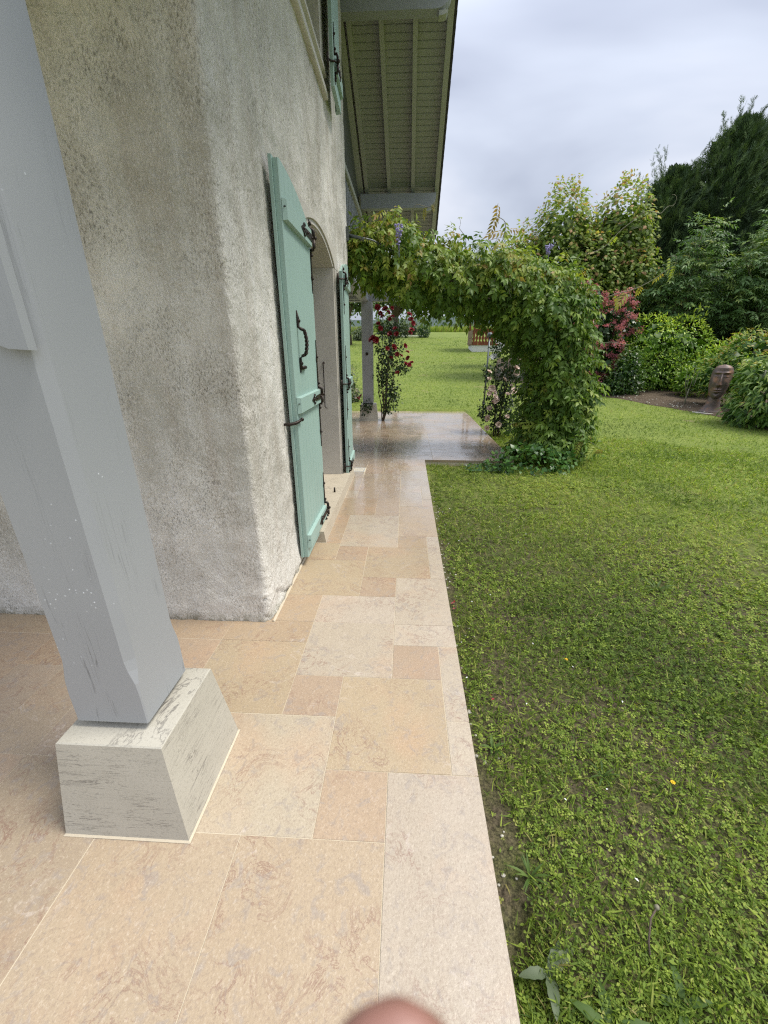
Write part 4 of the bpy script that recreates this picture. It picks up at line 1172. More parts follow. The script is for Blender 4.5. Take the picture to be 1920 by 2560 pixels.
RED = [(-0.659, 9.98, 2.516, 0.06), (-0.495, 9.98, 2.494, 0.06), (-0.412, 9.98, 2.42, 0.05), (-0.601, 9.98, 2.399, 0.045), (-0.554, 9.98, 2.335, 0.045), (-0.388, 9.98, 2.281, 0.04), (-0.329, 9.98, 2.334, 0.04), (-0.649, 9.98, 2.196, 0.045), (-0.59, 9.98, 2.088, 0.05), (0.059, 9.98, 2.386, 0.055), (0.085, 9.98, 2.28, 0.055), (0.146, 9.98, 2.194, 0.05), (0.114, 9.98, 2.064, 0.05), (0.08, 9.98, 1.999, 0.045), (-0.754, 9.6, 1.869, 0.085), (-0.673, 9.6, 1.836, 0.065), (-0.386, 9.98, 1.978, 0.055), (-0.268, 9.98, 2.087, 0.05), (-0.243, 9.98, 1.977, 0.055), (-0.276, 9.98, 1.7, 0.06), (-0.214, 9.98, 1.542, 0.05), (-0.022, 9.98, 1.723, 0.05), (0.029, 9.98, 1.599, 0.045), (-0.116, 9.98, 1.52, 0.045), (0.031, 9.98, 1.463, 0.05), (-0.003, 9.98, 1.348, 0.04), (0.071, 9.98, 1.314, 0.05), (0.119, 9.98, 1.371, 0.045), (-0.209, 9.98, 1.15, 0.045), (-1.091, 9.98, 0.596, 0.05), (-1.13, 9.98, 0.559, 0.04), (-0.433, 9.98, 1.667, 0.045), (-0.359, 9.98, 1.485, 0.04), (-0.33, 9.98, 2.493, 0.035)]
PINK = [(2.034, 8.6, 1.597, 0.042), (2.037, 8.6, 1.437, 0.055), (2.065, 8.6, 1.467, 0.034), (2.114, 8.6, 1.44, 0.025), (2.059, 8.6, 1.312, 0.05), (2.079, 8.6, 1.208, 0.046), (1.872, 8.6, 1.095, 0.046), (1.536, 8.6, 1.244, 0.038), (1.572, 8.6, 1.109, 0.034), (1.629, 8.6, 0.918, 0.055), (1.699, 8.6, 0.849, 0.038), (1.706, 8.6, 0.772, 0.046), (1.738, 8.6, 0.694, 0.05), (1.677, 8.6, 0.662, 0.046), (1.566, 8.6, 0.825, 0.034), (1.607, 8.6, 0.543, 0.042), (1.601, 8.6, 0.334, 0.05), (1.602, 8.6, 0.138, 0.042), (1.825, 8.6, 0.213, 0.046), (2.06, 8.6, 0.889, 0.055), (1.94, 8.6, 0.827, 0.034), (2.017, 8.6, 0.843, 0.029), (2.001, 8.6, 0.989, 0.021), (1.995, 8.6, 0.377, 0.038)]
WHITE = [(1.8, 8.8, 1.824), (1.824, 8.8, 1.809), (1.843, 8.8, 1.78), (1.884, 8.8, 1.758), (1.909, 8.8, 1.744), (1.796, 8.8, 1.788), (1.92, 8.8, 1.715), (1.821, 8.8, 1.766), (1.699, 8.8, 1.5), (1.728, 8.8, 1.523), (1.758, 8.8, 1.538), (1.789, 8.8, 1.545), (1.821, 8.8, 1.538), (1.852, 8.8, 1.545), (1.8, 8.8, 1.508), (1.77, 8.8, 1.5), (1.724, 8.8, 1.486), (1.839, 8.8, 1.515), (1.786, 8.8, 1.649)]

for (x, y, z, s) in RED: bloom(rr, 'red_petal', x, y + random.uniform(-.06, .12), z, s * 1.15)

pr = thing('rose_bush', 'pale pink rose bush in bloom at the foot of the wisteria by the terrace edge', 'rose bush', (1.95, 8.65, -.05))
m = MB()
for q in range(8):
    e = (random.uniform(1.6, 2.2), 8.7 + random.uniform(-.2, .2), random.uniform(.7, 1.7))
    m.tube([(1.95 + random.uniform(-.08, .08), 8.7, -.1), (1.95 + (e[0] - 1.95) * .3, 8.68, e[2] * .55), e], [.014, .01, .004], 5)
m.build('stems', 'bark', pr)
pb = [(2.08, 8.75, 1.25, .32, .28, .42), (1.95, 8.7, .72, .32, .28, .36), (2.08, 8.75, .28, .34, .3, .32), (1.66, 8.65, 1.22, .12, .12, .15), (1.62, 8.65, .45, .12, .12, .25), (2.1, 8.8, 1.75, .2, .2, .25)]
P, N, d = shell(pb, 2600, .15, 1.12, bump=.22, seed=15)
foliage('foliage', [scatter(P, droop_dirs(N, .5, .6, .7), N + rng.normal(0, .6, N.shape), rng.uniform(.045, .08, len(P)), leaf_t(.62), np.clip(rng.normal(.3, .2, len(P)), 0, .9))], 'rose_leaf', pr, 'stuff')
for (x, y, z, s) in PINK: bloom(pr, 'pink_petal', x + .08, y + random.uniform(-.22, -.08), z, s * 1.3)
cl = thing('clematis', 'small clematis with bright white flowers climbing between the pale roses and the pole', 'climber', (1.85, 8.85, -.05))
m = MB()
for q in range(3): m.tube([(1.9 + q * .05, 8.85, -.1), (1.88, 8.83, .8), (1.8 - .06 * q, 8.8, 1.5 + .15 * q)], [.007, .006, .003], 5)
m.build('stems', 'green_stem', cl)
P, N, d = shell([(1.82, 8.85, 1.68, .16, .1, .24)], 150, .2, 1.1, seed=16)
foliage('foliage', [scatter(P, droop_dirs(N), N, rng.uniform(.04, .07, len(P)), leaf_t(.5), np.clip(rng.normal(.3, .2, len(P)), 0, .9))], 'rose_leaf', cl, 'stuff')
fm = MB()
for q in range(5):
    a = 2 * math.pi * q / 5
    d_ = (math.cos(a), math.sin(a)); t_ = (-d_[1], d_[0])
    fm.add([(0, 0, 0), (d_[0] * .6 + t_[0] * .3, d_[1] * .6 + t_[1] * .3, .12), (d_[0], d_[1], .05), (d_[0] * .6 - t_[0] * .3, d_[1] * .6 - t_[1] * .3, .12)], [(0, 1, 2, 3)])
fm = fm.mesh('flower'); fm.materials.append(M['white_petal'])
for (x, y, z) in WHITE:
    o = link('flower', fm, None, cl); o.location = o.location + Vector((x, y + random.uniform(-.05, .05), z)); o.scale = (.045,) * 3
    o.rotation_euler = (random.uniform(.9, 1.6), random.uniform(-.5, .5), random.uniform(-.4, .4))

# low ivy skirt at the foot of the column
iv = thing('ivy_clump', 'low mound of glossy ground ivy at the foot of the wisteria column', 'ivy', (1.75, 6.0, -.08))
ib = [(1.85, 6.05, .0, .42, .30, .32), (1.52, 6.12, -.04, .32, .22, .18), (2.25, 6.2, -.02, .36, .28, .28)]
P, N, d = shell(ib, 1100, .7, 1.08, zmin=-.08, bump=.16, seed=20)
foliage('foliage', [scatter(P, droop_dirs(N, .35, .9, .5), norm(N + np.array([0, -.2, .6]) + rng.normal(0, .25, N.shape)), rng.uniform(.055, .095, len(P)), leaf_t(.85, .05, .12), np.clip(rng.normal(.45, .22, len(P)), 0, 1))], 'ivy_leaf', iv, 'stuff')
q = rng.random((420, 2)); P = np.stack([.95 + q[:, 0] * 1.0, 5.85 + q[:, 1] * .42 + .1 * q[:, 0], 0 * q[:, 0]], -1); P[:, 2] = ground_z(P[:, 0], P[:, 1]) + .03
foliage('runners', [scatter(P, np.stack([rng.normal(0, 1, 420), rng.normal(-.3, 1, 420), rng.normal(.2, .2, 420)], -1), np.tile([0, -.2, 1.0], (420, 1)), rng.uniform(.03, .06, 420), leaf_t(.8), np.clip(rng.normal(.35, .2, 420), 0, 1))], 'ivy_leaf', iv, 'stuff')

# ------------------------------------------------------------------ shrubs and trees on the right
def gz(x, y): return float(ground_z(x, y))
def leafy(root, name, blobs, n, mat, size, tmpl, down=.7, jit=.45, tm=.35, tv=.2, top=.35, seed=0, r0=.75, bump=.16, face=(0, -.2, .7), inner=True, zmin=None, old_top=0.0):
    P, N, d = shell(blobs, n, r0, 1.06, zmin, bump, seed)
    zlo, zhi = min(b[2] - b[5] for b in blobs), max(b[2] + b[5] for b in blobs)
    D = droop_dirs(N, down, .8, jit)
    FN = norm(N + np.array(face) + rng.normal(0, .3, N.shape))
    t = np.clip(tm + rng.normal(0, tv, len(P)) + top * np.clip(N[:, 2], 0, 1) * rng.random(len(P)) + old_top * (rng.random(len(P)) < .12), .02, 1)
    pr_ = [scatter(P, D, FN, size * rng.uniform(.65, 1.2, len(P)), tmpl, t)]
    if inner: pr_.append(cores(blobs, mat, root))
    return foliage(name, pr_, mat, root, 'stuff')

# maple: three upswept lobes
t = thing('maple_tree', 'round headed maple with bronze young leaf tips behind the wisteria arch', 'tree', (6.8, 18.2, gz(6.8, 18.2)))
mb_ = [(5.75, 18.2, 5.3, 1.15, 1.2, 1.75), (7.85, 18.2, 5.35, 1.15, 1.2, 1.75), (6.8, 18.0, 4.5, 1.5, 1.3, 1.3), (4.35, 18.3, 4.5, 1.0, 1.1, 1.25), (8.2, 17.9, 4.2, 1.0, 1.1, 1.2), (5.3, 17.9, 3.6, 1.5, 1.2, 1.1), (7.1, 17.8, 3.3, 1.5, 1.1, .9)]
leafy(t, 'crown', mb_, 15000, 'maple_leaf', .145, maple_t(), .75, .4, .40, .2, .45, 30, bump=.13, old_top=.5)
# upright bronze shoots standing out of the top
P = []
for (cx, cy, cz, a, b, c, *_r) in mb_[:4]:
    for q in range(18):
        th = random.uniform(0, 6.28); r_ = random.uniform(.0, .95)
        x, y = cx + a * r_ * math.cos(th), cy + b * r_ * math.sin(th) * .6
        z = cz + c * math.sqrt(max(0.02, 1 - r_ * r_))
        for w_ in range(9): P.append((x + random.gauss(0, .05), y + random.gauss(0, .05), z + .05 + w_ * .055))
P = np.array(P)
V, T, C = scatter(P, norm(rng.normal(0, .8, P.shape) + np.array([0, 0, -.25])), rng.normal(0, .4, P.shape) + np.array([0, -.3, 1]), rng.uniform(.07, .13, len(P)), maple_t(), np.clip(rng.normal(.85, .12, len(P)), 0, 1))
link('leading_shoots', np_mesh('leading_shoots', V, T, C), 'maple_leaf', t, 'stuff')
limbs(6.8, 18.2, gz(6.8, 18.2), mb_, .13, t)
t = thing('small_tree', 'feathery small tree top showing over the left shoulder of the maple', 'tree', (5.2, 21, gz(5.2, 21)))
sb = [(5.0, 21, 5.2, .7, .7, .8), (4.7, 21.2, 4.5, .8, .8, 1.0), (5.6, 21.2, 4.6, .9, .8, 1.0)]
leafy(t, 'crown', sb, 1300, 'far_leaf', .13, leaf_t(.5), .4, .6, .5, .2, .3, 33, r0=.6, bump=.3)
limbs(5.2, 21, gz(5.2, 21), sb, .07, t)

# tall cypresses
def spray_t():
    V, T = [], []
    for i, (x, a, l) in enumerate(((0, 0, 1.0), (.15, .55, .6), (.15, -.55, .6), (.42, .5, .48), (.42, -.5, .48), (.66, .4, .3), (.66, -.4, .3))):
        ca, sa = math.cos(a), math.sin(a); b = len(V); w_ = .035
        V += [(x - sa * -w_, ca * -w_, 0), (x - sa * w_, ca * w_, .0), (x + ca * l, sa * l, -.10 * l)]
        T.append((b, b + 2, b + 1))
    return np.array(V, float), np.array(T)
def cypress(x, y, z1, w_, label, n, seed):
    z0 = gz(x, y)
    t = thing('cypress_tree', label, 'tree', (x, y, z0), 'tall cypresses along the boundary')
    H = z1 - z0
    g = np.random.default_rng(seed)
    u = g.random(n) ** .85; th = g.random(n) * 2 * math.pi
    prof = np.interp(u, [0, .08, .35, .62, .82, .93, 1.0], [.85, 1.0, 1.0, .9, .66, .38, .08])
    r = w_ * prof * (.72 + .32 * g.random(n) + .22 * (g.random(n) < .07)) * (1 + .28 * (vnoise(th * 1.6 + seed, u * 9, 1.3, seed) - .5))
    P = np.stack([x + r * np.cos(th), y + r * np.sin(th), z0 + .1 + u * H], -1)
    N = np.stack([np.cos(th), np.sin(th), .15 + 0 * th], -1)
    D = norm(N * .8 + np.array([.18, 0, .55]) * (.35 + u[:, None]) + g.normal(0, .33, P.shape))
    sz = .62 * g.uniform(.55, 1.15, n) * (1 - .25 * u)
    a = scatter(P, D, N + g.normal(0, .5, P.shape) + np.array([0, 0, .5]), sz, spray_t(), np.clip(.36 + .24 * g.normal(0, 1, n) + .25 * g.random(n) * (u > .6), 0, 1))
    # plumes that break the outline at the top
    k_ = 44; P2 = []; D2 = []
    for q in range(k_):
        uu = g.uniform(.62, 1.0); tt_ = g.random() * 6.28; r_ = w_ * np.interp(uu, [.6, .82, .93, 1.0], [.92, .66, .38, .05])
        b = np.array([x + r_ * math.cos(tt_), y + r_ * math.sin(tt_), z0 + uu * H]); dv = norm(np.array([math.cos(tt_) * .5 + .25, math.sin(tt_) * .5, .75]))
        L_ = g.uniform(.7, 1.6)
        for s_ in np.linspace(0, 1, 13):
            for w2 in range(3): P2.append(b + dv * L_ * s_ + g.normal(0, .03, 3)); D2.append(norm(dv + g.normal(0, .38, 3)))
    P2, D2 = np.array(P2), np.array(D2)
    b = scatter(P2, D2, g.normal(0, 1, P2.shape), .26 * g.uniform(.5, 1.1, len(P2)), spray_t(), np.clip(g.normal(.6, .2, len(P2)), 0, 1))
    # inner mass, its dark tint painting in the shade of the crown
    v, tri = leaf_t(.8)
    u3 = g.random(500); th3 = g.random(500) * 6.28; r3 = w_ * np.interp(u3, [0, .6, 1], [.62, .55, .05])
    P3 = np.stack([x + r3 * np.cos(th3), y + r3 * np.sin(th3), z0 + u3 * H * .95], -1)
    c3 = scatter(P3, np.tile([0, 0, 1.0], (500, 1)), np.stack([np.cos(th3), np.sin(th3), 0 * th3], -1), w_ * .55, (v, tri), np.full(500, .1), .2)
    foliage('crown', [a, b, c3], 'cypress_leaf', t, 'stuff')
    MB().tube([(x, y, z0 - .1), (x, y, z0 + H * .6), (x, y, z0 + H * .92)], [.2, .12, .03], 8).build('trunk', 'bark', t)
cypress(15.9, 20.5, 10.2, 2.5, 'tallest dark cypress, at the right edge of the boundary row', 9000, 41)
cypress(13.0, 20.8, 9.6, 2.1, 'dark cypress next to the tallest one, topped by ragged plumes', 8000, 42)
cypress(11.0, 21.2, 8.2, 1.8, 'shorter dark cypress directly right of the maple', 7000, 43)
cypress(8.9, 21.6, 6.6, 1.7, 'low dark cypress filling the shade behind the maple and the smoke bush', 5000, 44)
cypress(13.8, 18.4, 5.2, 2.0, 'squat dark cypress behind the two young ash trees', 4500, 45)
cypress(18.6, 19.5, 9.6, 2.4, 'dark cypress beyond the right edge of the row', 3000, 46)

# young ash trees in front of the cypresses
def ash(x, y, blobs, label, n, seed, lean):
    z0 = gz(x, y)
    t = thing('young_ash_tree', label, 'tree', (x, y, z0), 'young ash trees in front of the cypresses')
    P, N, d = shell(blobs, n, .25, 1.06, None, .3, seed)
    D = norm(N * np.array([.9, .9, .3]) + rng.normal(0, .35, N.shape) + np.array([0, -.15, .1]))
    tt_ = np.clip(.38 + rng.normal(0, .16, len(P)) + .35 * np.clip(N[:, 2], 0, 1) * rng.random(len(P)), 0, 1)
    foliage('crown', [hanging_leaves(P, norm(N * .4 + np.array([0, -.3, .9]) + rng.normal(0, .2, N.shape)), D, 4, .15, .32, tt_, rng.uniform(.3, .48, len(P)), .3, .35)], 'ash_leaf', t, 'stuff')
    limbs(x, y, z0, blobs, .045, t, 'pale_stem', lean)
ash(9.45, 16.4, [(9.85, 16.4, 5.0, .42, .4, .75), (9.75, 16.4, 4.1, .75, .6, .7), (9.0, 16.4, 3.95, .45, .4, .5), (9.6, 16.5, 3.2, .8, .6, .6), (8.75, 16.4, 3.5, .35, .35, .35)], 'slender young ash tree with a pale leaning stem, left of its leafier twin', 900, 51, .2)
ash(12.3, 16.2, [(12.3, 16.2, 5.0, .9, .7, .9), (11.6, 16.0, 4.1, .9, .7, .8), (12.6, 16.1, 3.8, 1.0, .7, .9), (11.5, 16.1, 3.1, .9, .7, .7), (12.6, 16, 2.7, 1.0, .7, .7)], 'fuller young ash tree at the right edge of the picture', 1700, 52, .1)

# smoke bush
t = thing('smoke_bush', 'smoke bush covered in dusky pink plumes beside the wisteria column', 'bush', (6.3, 15.2, gz(6.3, 15.2)))
kb = [(6.35, 15.2, 2.2, .75, .7, .85), (6.95, 15.2, 2.75, .52, .5, .48), (5.9, 15.2, 3.15, .55, .5, .5), (6.35, 15.2, 1.25, .75, .65, .7), (7.40, 15.15, 2.45, .32, .32, .28), (7.0, 15.1, 1.75, .42, .4, .5), (5.7, 15.3, 2.0, .6, .6, .9), (6.3, 15.2, .7, .7, .6, .4), (7.1, 15.2, 3.2, .38, .3, .24)]
leafy(t, 'foliage', kb, 500, 'dark_laurel_leaf', .10, leaf_t(.7), .5, .6, .2, .15, .1, 60, r0=.5)
P, N, d = shell(kb, 430, .88, 1.12, seed=61)
PP = []; TT = []
for p in P:
    c = 46; r_ = random.uniform(.09, .17); tv = random.gauss(.5, .2) + .15 * (p[2] > 2.3)
    dd = norm(rng.normal(0, 1, (c, 3))); PP.append(p + dd * (r_ * rng.random(c) ** .4)[:, None] * np.array([1, 1, .75])); TT.append(np.clip(tv + rng.normal(0, .12, c), 0, 1))
PP = np.concatenate(PP); TT = np.concatenate(TT)
V, T, C = scatter(PP, rng.normal(0, 1, PP.shape), rng.normal(0, 1, PP.shape), rng.uniform(.035, .07, len(PP)), leaf2_t(.6), TT)
link('plumes', np_mesh('plumes', V, T, C), 'smoke_plume', t, 'stuff')
limbs(6.3, 15.2, gz(6.3, 15.2), kb[:5], .05, t)

# laurels
t = thing('laurel_bush', 'big clipped bright green laurel with a rounded top', 'hedge', (8.8, 15.6, gz(8.8, 15.6)))
lb = [(8.35, 15.7, 1.75, 1.05, .9, 1.0), (9.35, 15.7, 1.65, 1.05, .9, 1.05), (8.6, 15.6, 1.0, 1.25, .95, .8), (9.6, 15.6, .95, 1.0, .95, .8), (7.75, 15.6, 1.3, .6, .7, 1.0)]
leafy(t, 'foliage', lb, 11500, 'laurel_leaf', .105, leaf_t(.48, .05, .1), .30, .42, .38, .16, .75, 70, r0=.88, bump=.04, face=(0, -.3, .8))
limbs(8.8, 15.6, gz(8.8, 15.6), lb[:3], .05, t, n=3)
P = []
for q in range(4):
    b = np.array([9.55 + .12 * q, 15.5, 2.62 - .03 * q]); dv = np.array([.05 * (q - 1), 0, 1.0])
    for s_ in np.linspace(0, .42, 8): P.append(b + dv * s_)
P = np.array(P)
V, T, C = scatter(P, norm(rng.normal(0, .8, P.shape) + np.array([0, 0, .5])), rng.normal(0, .4, P.shape) + np.array([0, -.5, .6]), .13, leaf_t(.45), np.clip(rng.normal(.75, .1, len(P)), 0, 1))
link('new_shoots', np_mesh('new_shoots', V, T, C), 'laurel_leaf', t)
t = thing('low_shrub', 'low dark green shrub in front of the smoke bush and the clipped laurel', 'shrub', (7.2, 14.5, gz(7.2, 14.5)))
sb = [(7.2, 14.5, .95, .5, .45, .62), (6.95, 14.5, .55, .45, .4, .4), (7.45, 14.5, .6, .42, .4, .45), (7.3, 14.5, 1.35, .32, .3, .35)]
leafy(t, 'foliage', sb, 2300, 'dark_laurel_leaf', .115, leaf_t(.4), .15, .55, .45, .2, .4, 72, r0=.7)
limbs(7.2, 14.5, gz(7.2, 14.5), sb[:2], .02, t, n=3)
t = thing('lance_shrub', 'large shrub with long drooping pale green leaves crowding the bronze face', 'shrub', (8.75, 9.9, gz(8.75, 9.9)))
sb = [(8.52, 9.95, .70, .92, .85, .80), (9.0, 9.7, 1.15, 1.05, .9, .85), (9.9, 9.6, .9, 1.3, 1.0, 1.1), (8.02, 10.05, .35, .48, .5, .45), (8.14, 10.2, 1.05, .45, .5, .45)]
leafy(t, 'foliage', sb, 6500, 'lance_leaf', .165, leaf_t(.27, .04, .22), .55, .4, .36, .17, .6, 74, r0=.8, bump=.14, face=(0, -.3, .9))
limbs(8.75, 9.9, gz(8.75, 9.9), sb[:3], .03, t, n=4)
t = thing('golden_shrub', 'yellow green shrub with amber inner leaves behind the drooping shrub', 'shrub', (9.6, 12.2, gz(9.6, 12.2)))
sb = [(9.5, 12.2, 1.3, .95, .8, .8), (10.6, 12.0, 1.75, 1.1, .9, .95), (8.95, 12.6, .95, .6, .6, .7), (9.3, 12.4, 1.65, .6, .5, .5)]
leafy(t, 'foliage', sb, 3600, 'lance_leaf', .13, leaf_t(.34, .04, .15), .3, .55, .55, .22, .45, 76, r0=.7, bump=.2, old_top=.45)
limbs(9.6, 12.2, gz(9.6, 12.2), sb[:2], .03, t, n=4)
t = thing('fan_shrub', 'mid green upright shrub between the clipped laurel and the golden shrub', 'shrub', (9.6, 14.0, gz(9.6, 14.0)))
sb = [(9.7, 14.0, 1.15, .55, .5, .7), (9.1, 14.1, .75, .45, .45, .45), (10.1, 14.0, 1.35, .5, .5, .6)]
leafy(t, 'foliage', sb, 2000, 'laurel_leaf', .12, leaf_t(.38), -.1, .55, .4, .18, .4, 78, r0=.6, bump=.2)
limbs(9.6, 14.0, gz(9.6, 14.0), sb[:2], .02, t, n=3)
t = thing('bare_sapling', 'spindly almost leafless sapling standing in the bare soil bed', 'sapling', (8.25, 12.75, gz(8.25, 12.75)))
z0 = gz(8.25, 12.75)
m = MB(); m.tube([(8.25, 12.75, z0 - .05), (8.24, 12.75, z0 + .25), (8.26, 12.75, z0 + .5)], [.022, .018, .014], 6); m.build('stem', 'pale_stem', t)
m = MB()
for dx, h in ((-.22, .75), (.2, .72), (.05, .85), (-.1, .6)): m.tube([(8.25, 12.75, z0 + .24), (8.25 + dx * .6, 12.75, z0 + .24 + h * .5), (8.25 + dx, 12.75 + dx * .3, z0 + .3 + h)], [.012, .008, .003], 5)
m.build('twigs', 'pale_stem', t)
P, N, d = shell([(8.25, 12.75, z0 + 1.05, .32, .25, .25)], 46, .2, 1.0, seed=79)
foliage('foliage', [scatter(P, droop_dirs(N), N, rng.uniform(.05, .10, len(P)), leaf_t(.5), np.clip(rng.normal(.4, .2, len(P)), 0, 1))], 'ash_leaf', t, 'stuff')

# bronze face among the leaves
st_ = thing('face_statue', 'weathered bronze face sculpture with closed eyes, half hidden by the drooping shrub', 'statue', (8.34, 11.75, gz(8.34, 11.75)))
fu, fv = np.meshgrid(np.linspace(-1, 1, 61), np.linspace(0, 1, 101), indexing='ij')
def gauss(u, v, cu, cv, su, sv): return np.exp(-((u - cu) / su) ** 2 - ((v - cv) / sv) ** 2)
# v: 0 chin .. 1 brow; profile of an oval mask
wid = .235 * np.interp(fv, [0, .06, .18, .38, .6, .8, .92, .97, 1.0], [.42, .62, .80, .95, 1.0, .97, .78, .55, .12])
ang = fu * 1.35
fx = wid * np.sin(ang); fy = -.20 * np.cos(ang) * np.interp(fv, [0, .1, .5, .9, 1], [.8, .9, 1, .92, .6])
rel = np.zeros_like(fu)
for s in (-1, 1):
    rel += -.030 * gauss(fu, fv, s * .33, .68, .17, .07) + .034 * gauss(fu, fv, s * .33, .655, .15, .045) + .024 * gauss(fu, fv, s * .33, .76, .24, .03)
    rel += -.012 * gauss(fu, fv, s * .33, .625, .15, .014) + .022 * gauss(fu, fv, s * .12, .40, .07, .035) + .016 * gauss(fu, fv, s * .5, .45, .2, .14)
rel += .075 * np.exp(-(fu / (.075 + .05 * np.clip(.75 - fv, 0, 1))) ** 2) * sstep(.34, .42, fv) * (1 - sstep(.58, .80, fv)) * (1.15 - .55 * sstep(.42, .75, fv))
rel += .032 * gauss(fu, fv, 0, .255, .24, .026) + .034 * gauss(fu, fv, 0, .195, .20, .028) - .030 * gauss(fu, fv, 0, .225, .26, .010) - .018 * gauss(fu, fv, 0, .145, .2, .025) + .03 * gauss(fu, fv, 0, .06, .2, .06)
rel += -.016 * gauss(fu, fv, 0, .31, .05, .03)
fy = fy - 1.7 * rel
fz = .40 + .84 * fv
ta = R(-34); tilt = .13
zb = gz(8.34, 11.75)
def place(x, y, z):
    xr = x * math.cos(ta) - y * math.sin(ta); yr = x * math.sin(ta) + y * math.cos(ta)
    return np.stack([8.34 + xr + tilt * (z - .4) * .3, 11.75 + yr, zb + z], -1)
F1 = place(fx, fy, fz); F2 = place(fx * .86, fy * .45 + .03, fz)
nu, nv = fu.shape
I = np.arange(nu * nv).reshape(nu, nv)
Q1 = np.stack([I[:-1, :-1], I[1:, :-1], I[1:, 1:], I[:-1, 1:]], -1).reshape(-1, 4)
Q2 = Q1[:, ::-1] + nu * nv
bd = list(I[:, 0]) + list(I[-1, 1:]) + list(I[-2::-1, -1]) + list(I[0, -2:0:-1])
Q3 = np.array([(bd[(i + 1) % len(bd)], bd[i], bd[i] + nu * nv, bd[(i + 1) % len(bd)] + nu * nv) for i in range(len(bd))])
link('face', np_mesh('face', np.concatenate([F1.reshape(-1, 3), F2.reshape(-1, 3)]), np.concatenate([Q1, Q2, Q3]), smooth=True), 'bronze', st_)
m = MB(); rings = []
for z, a, b, oy in ((.015, .30, .22, .02), (.04, .28, .20, .02), (.10, .22, .165, .02), (.22, .165, .135, .01), (.36, .135, .12, 0), (.50, .12, .10, 0)):
    q = [place(a * math.cos(t_), b * math.sin(t_) + oy, z) for t_ in np.linspace(0, 2 * math.pi, 24, endpoint=False)]; rings.append([tuple(p) for p in q])
m.loft(rings, True, True); m.build('neck', 'bronze', st_)
m = MB()
m.loft([[tuple(place(a * .42 * math.cos(t_), a * .30 * math.sin(t_) - .02, z)) for t_ in np.linspace(0, 2 * math.pi, 14, endpoint=False)] for z, a in ((-.06, 1.0), (.0, 1.02), (.014, .98))])
m.build('base_slab', 'plinth_stone', st_)

# ------------------------------------------------------------------ far garden seen under the arch
ga = thing('gazebo', 'red brown timber gazebo with a cut-out balustrade on a white base across the lawn', 'gazebo', (5.15, 28.9, gz(5.15, 28.9)))
gc = (5.10, 29.6); gzz = 1.53; RR = 1.82
hexa = [(4.20, 28.0), (6.12, 28.0), (6.12, 29.95), (4.20, 29.95)]; gc = (5.16, 29.0)
m = MB(); m.loft([[(x, y, gzz - .5) for x, y in hexa], [(x, y, gzz + .445) for x, y in hexa]]); m.build('plastered_base', 'white_plaster', ga)
for i in range(4):
    (x0, y0), (x1, y1) = hexa[i], hexa[(i + 1) % 4]
    L_ = math.hypot(x1 - x0, y1 - y0); dx, dy = (x1 - x0) / L_, (y1 - y0) / L_; nx, ny = dy, -dx
    def W_(a, z, o): return (x0 + dx * a + nx * o, y0 + dy * a + ny * o, z)
    zb0, zb1 = gzz + .45, gzz + 1.33
    MB().loft([[W_(-.02, zb0, -.07), W_(.09, zb0, -.07), W_(.09, zb0, .03), W_(-.02, zb0, .03)], [W_(-.02, gzz + 3.2, -.07), W_(.09, gzz + 3.2, -.07), W_(.09, gzz + 3.2, .03), W_(-.02, gzz + 3.2, .03)]]).build('gazebo_post', 'red_timber', ga)
    if i == 3:
        for z0_, z1_ in ((zb0 + .04, zb0 + .43), (zb0 + .45, zb1)):
            MB().loft([[W_(.0, z0_, .055), W_(L_, z0_, .055), W_(L_, z0_, .095), W_(.0, z0_, .095)], [W_(.0, z1_, .035), W_(L_, z1_, .035), W_(L_, z1_, .075), W_(.0, z1_, .075)]]).build('side_board', 'brown_timber', ga)
        continue
    n = 9
    for kx in range(n):
        a0, a1 = .10 + (L_ - .12) * kx / n + .008, .10 + (L_ - .12) * (kx + 1) / n - .008
        w_ = a1 - a0; mid = (zb0 + zb1) / 2
        # board with scalloped sides: two neighbours leave a pointed opening and a heart between them
        zsl = [zb0, zb0 + .20, zb0 + .25, zb0 + .32, zb0 + .38, zb0 + .46, zb0 + .55, zb0 + .64, zb0 + .74, zb1]
        ins = [0, 0, .045, .06, .02, .0, .06, .05, .0, 0]
        vs, fs = [], []
        m = MB()
        rings = [[W_(a0 + q, z, .0), W_(a1 - q, z, .0), W_(a1 - q, z, .025), W_(a0 + q, z, .025)] for z, q in zip(zsl, ins)]
        m.loft(rings); m.build('baluster', 'red_timber', ga)
    MB().loft([[W_(.0, zb1, -.05), W_(L_, zb1, -.05), W_(L_, zb1, .05), W_(.0, zb1, .05)], [W_(.0, zb1 + .06, -.05), W_(L_, zb1 + .06, -.05), W_(L_, zb1 + .06, .05), W_(.0, zb1 + .06, .05)]]).build('rail', 'red_timber', ga)
m = MB(); m.loft([[(gc[0] + (x - gc[0]) * 1.25, gc[1] + (y - gc[1]) * 1.25, gzz + 3.15) for x, y in hexa], [(gc[0] + (x - gc[0]) * .05, gc[1] + (y - gc[1]) * .05, gzz + 4.4) for x, y in hexa]]); m.build('roof', 'roof_tile', ga)

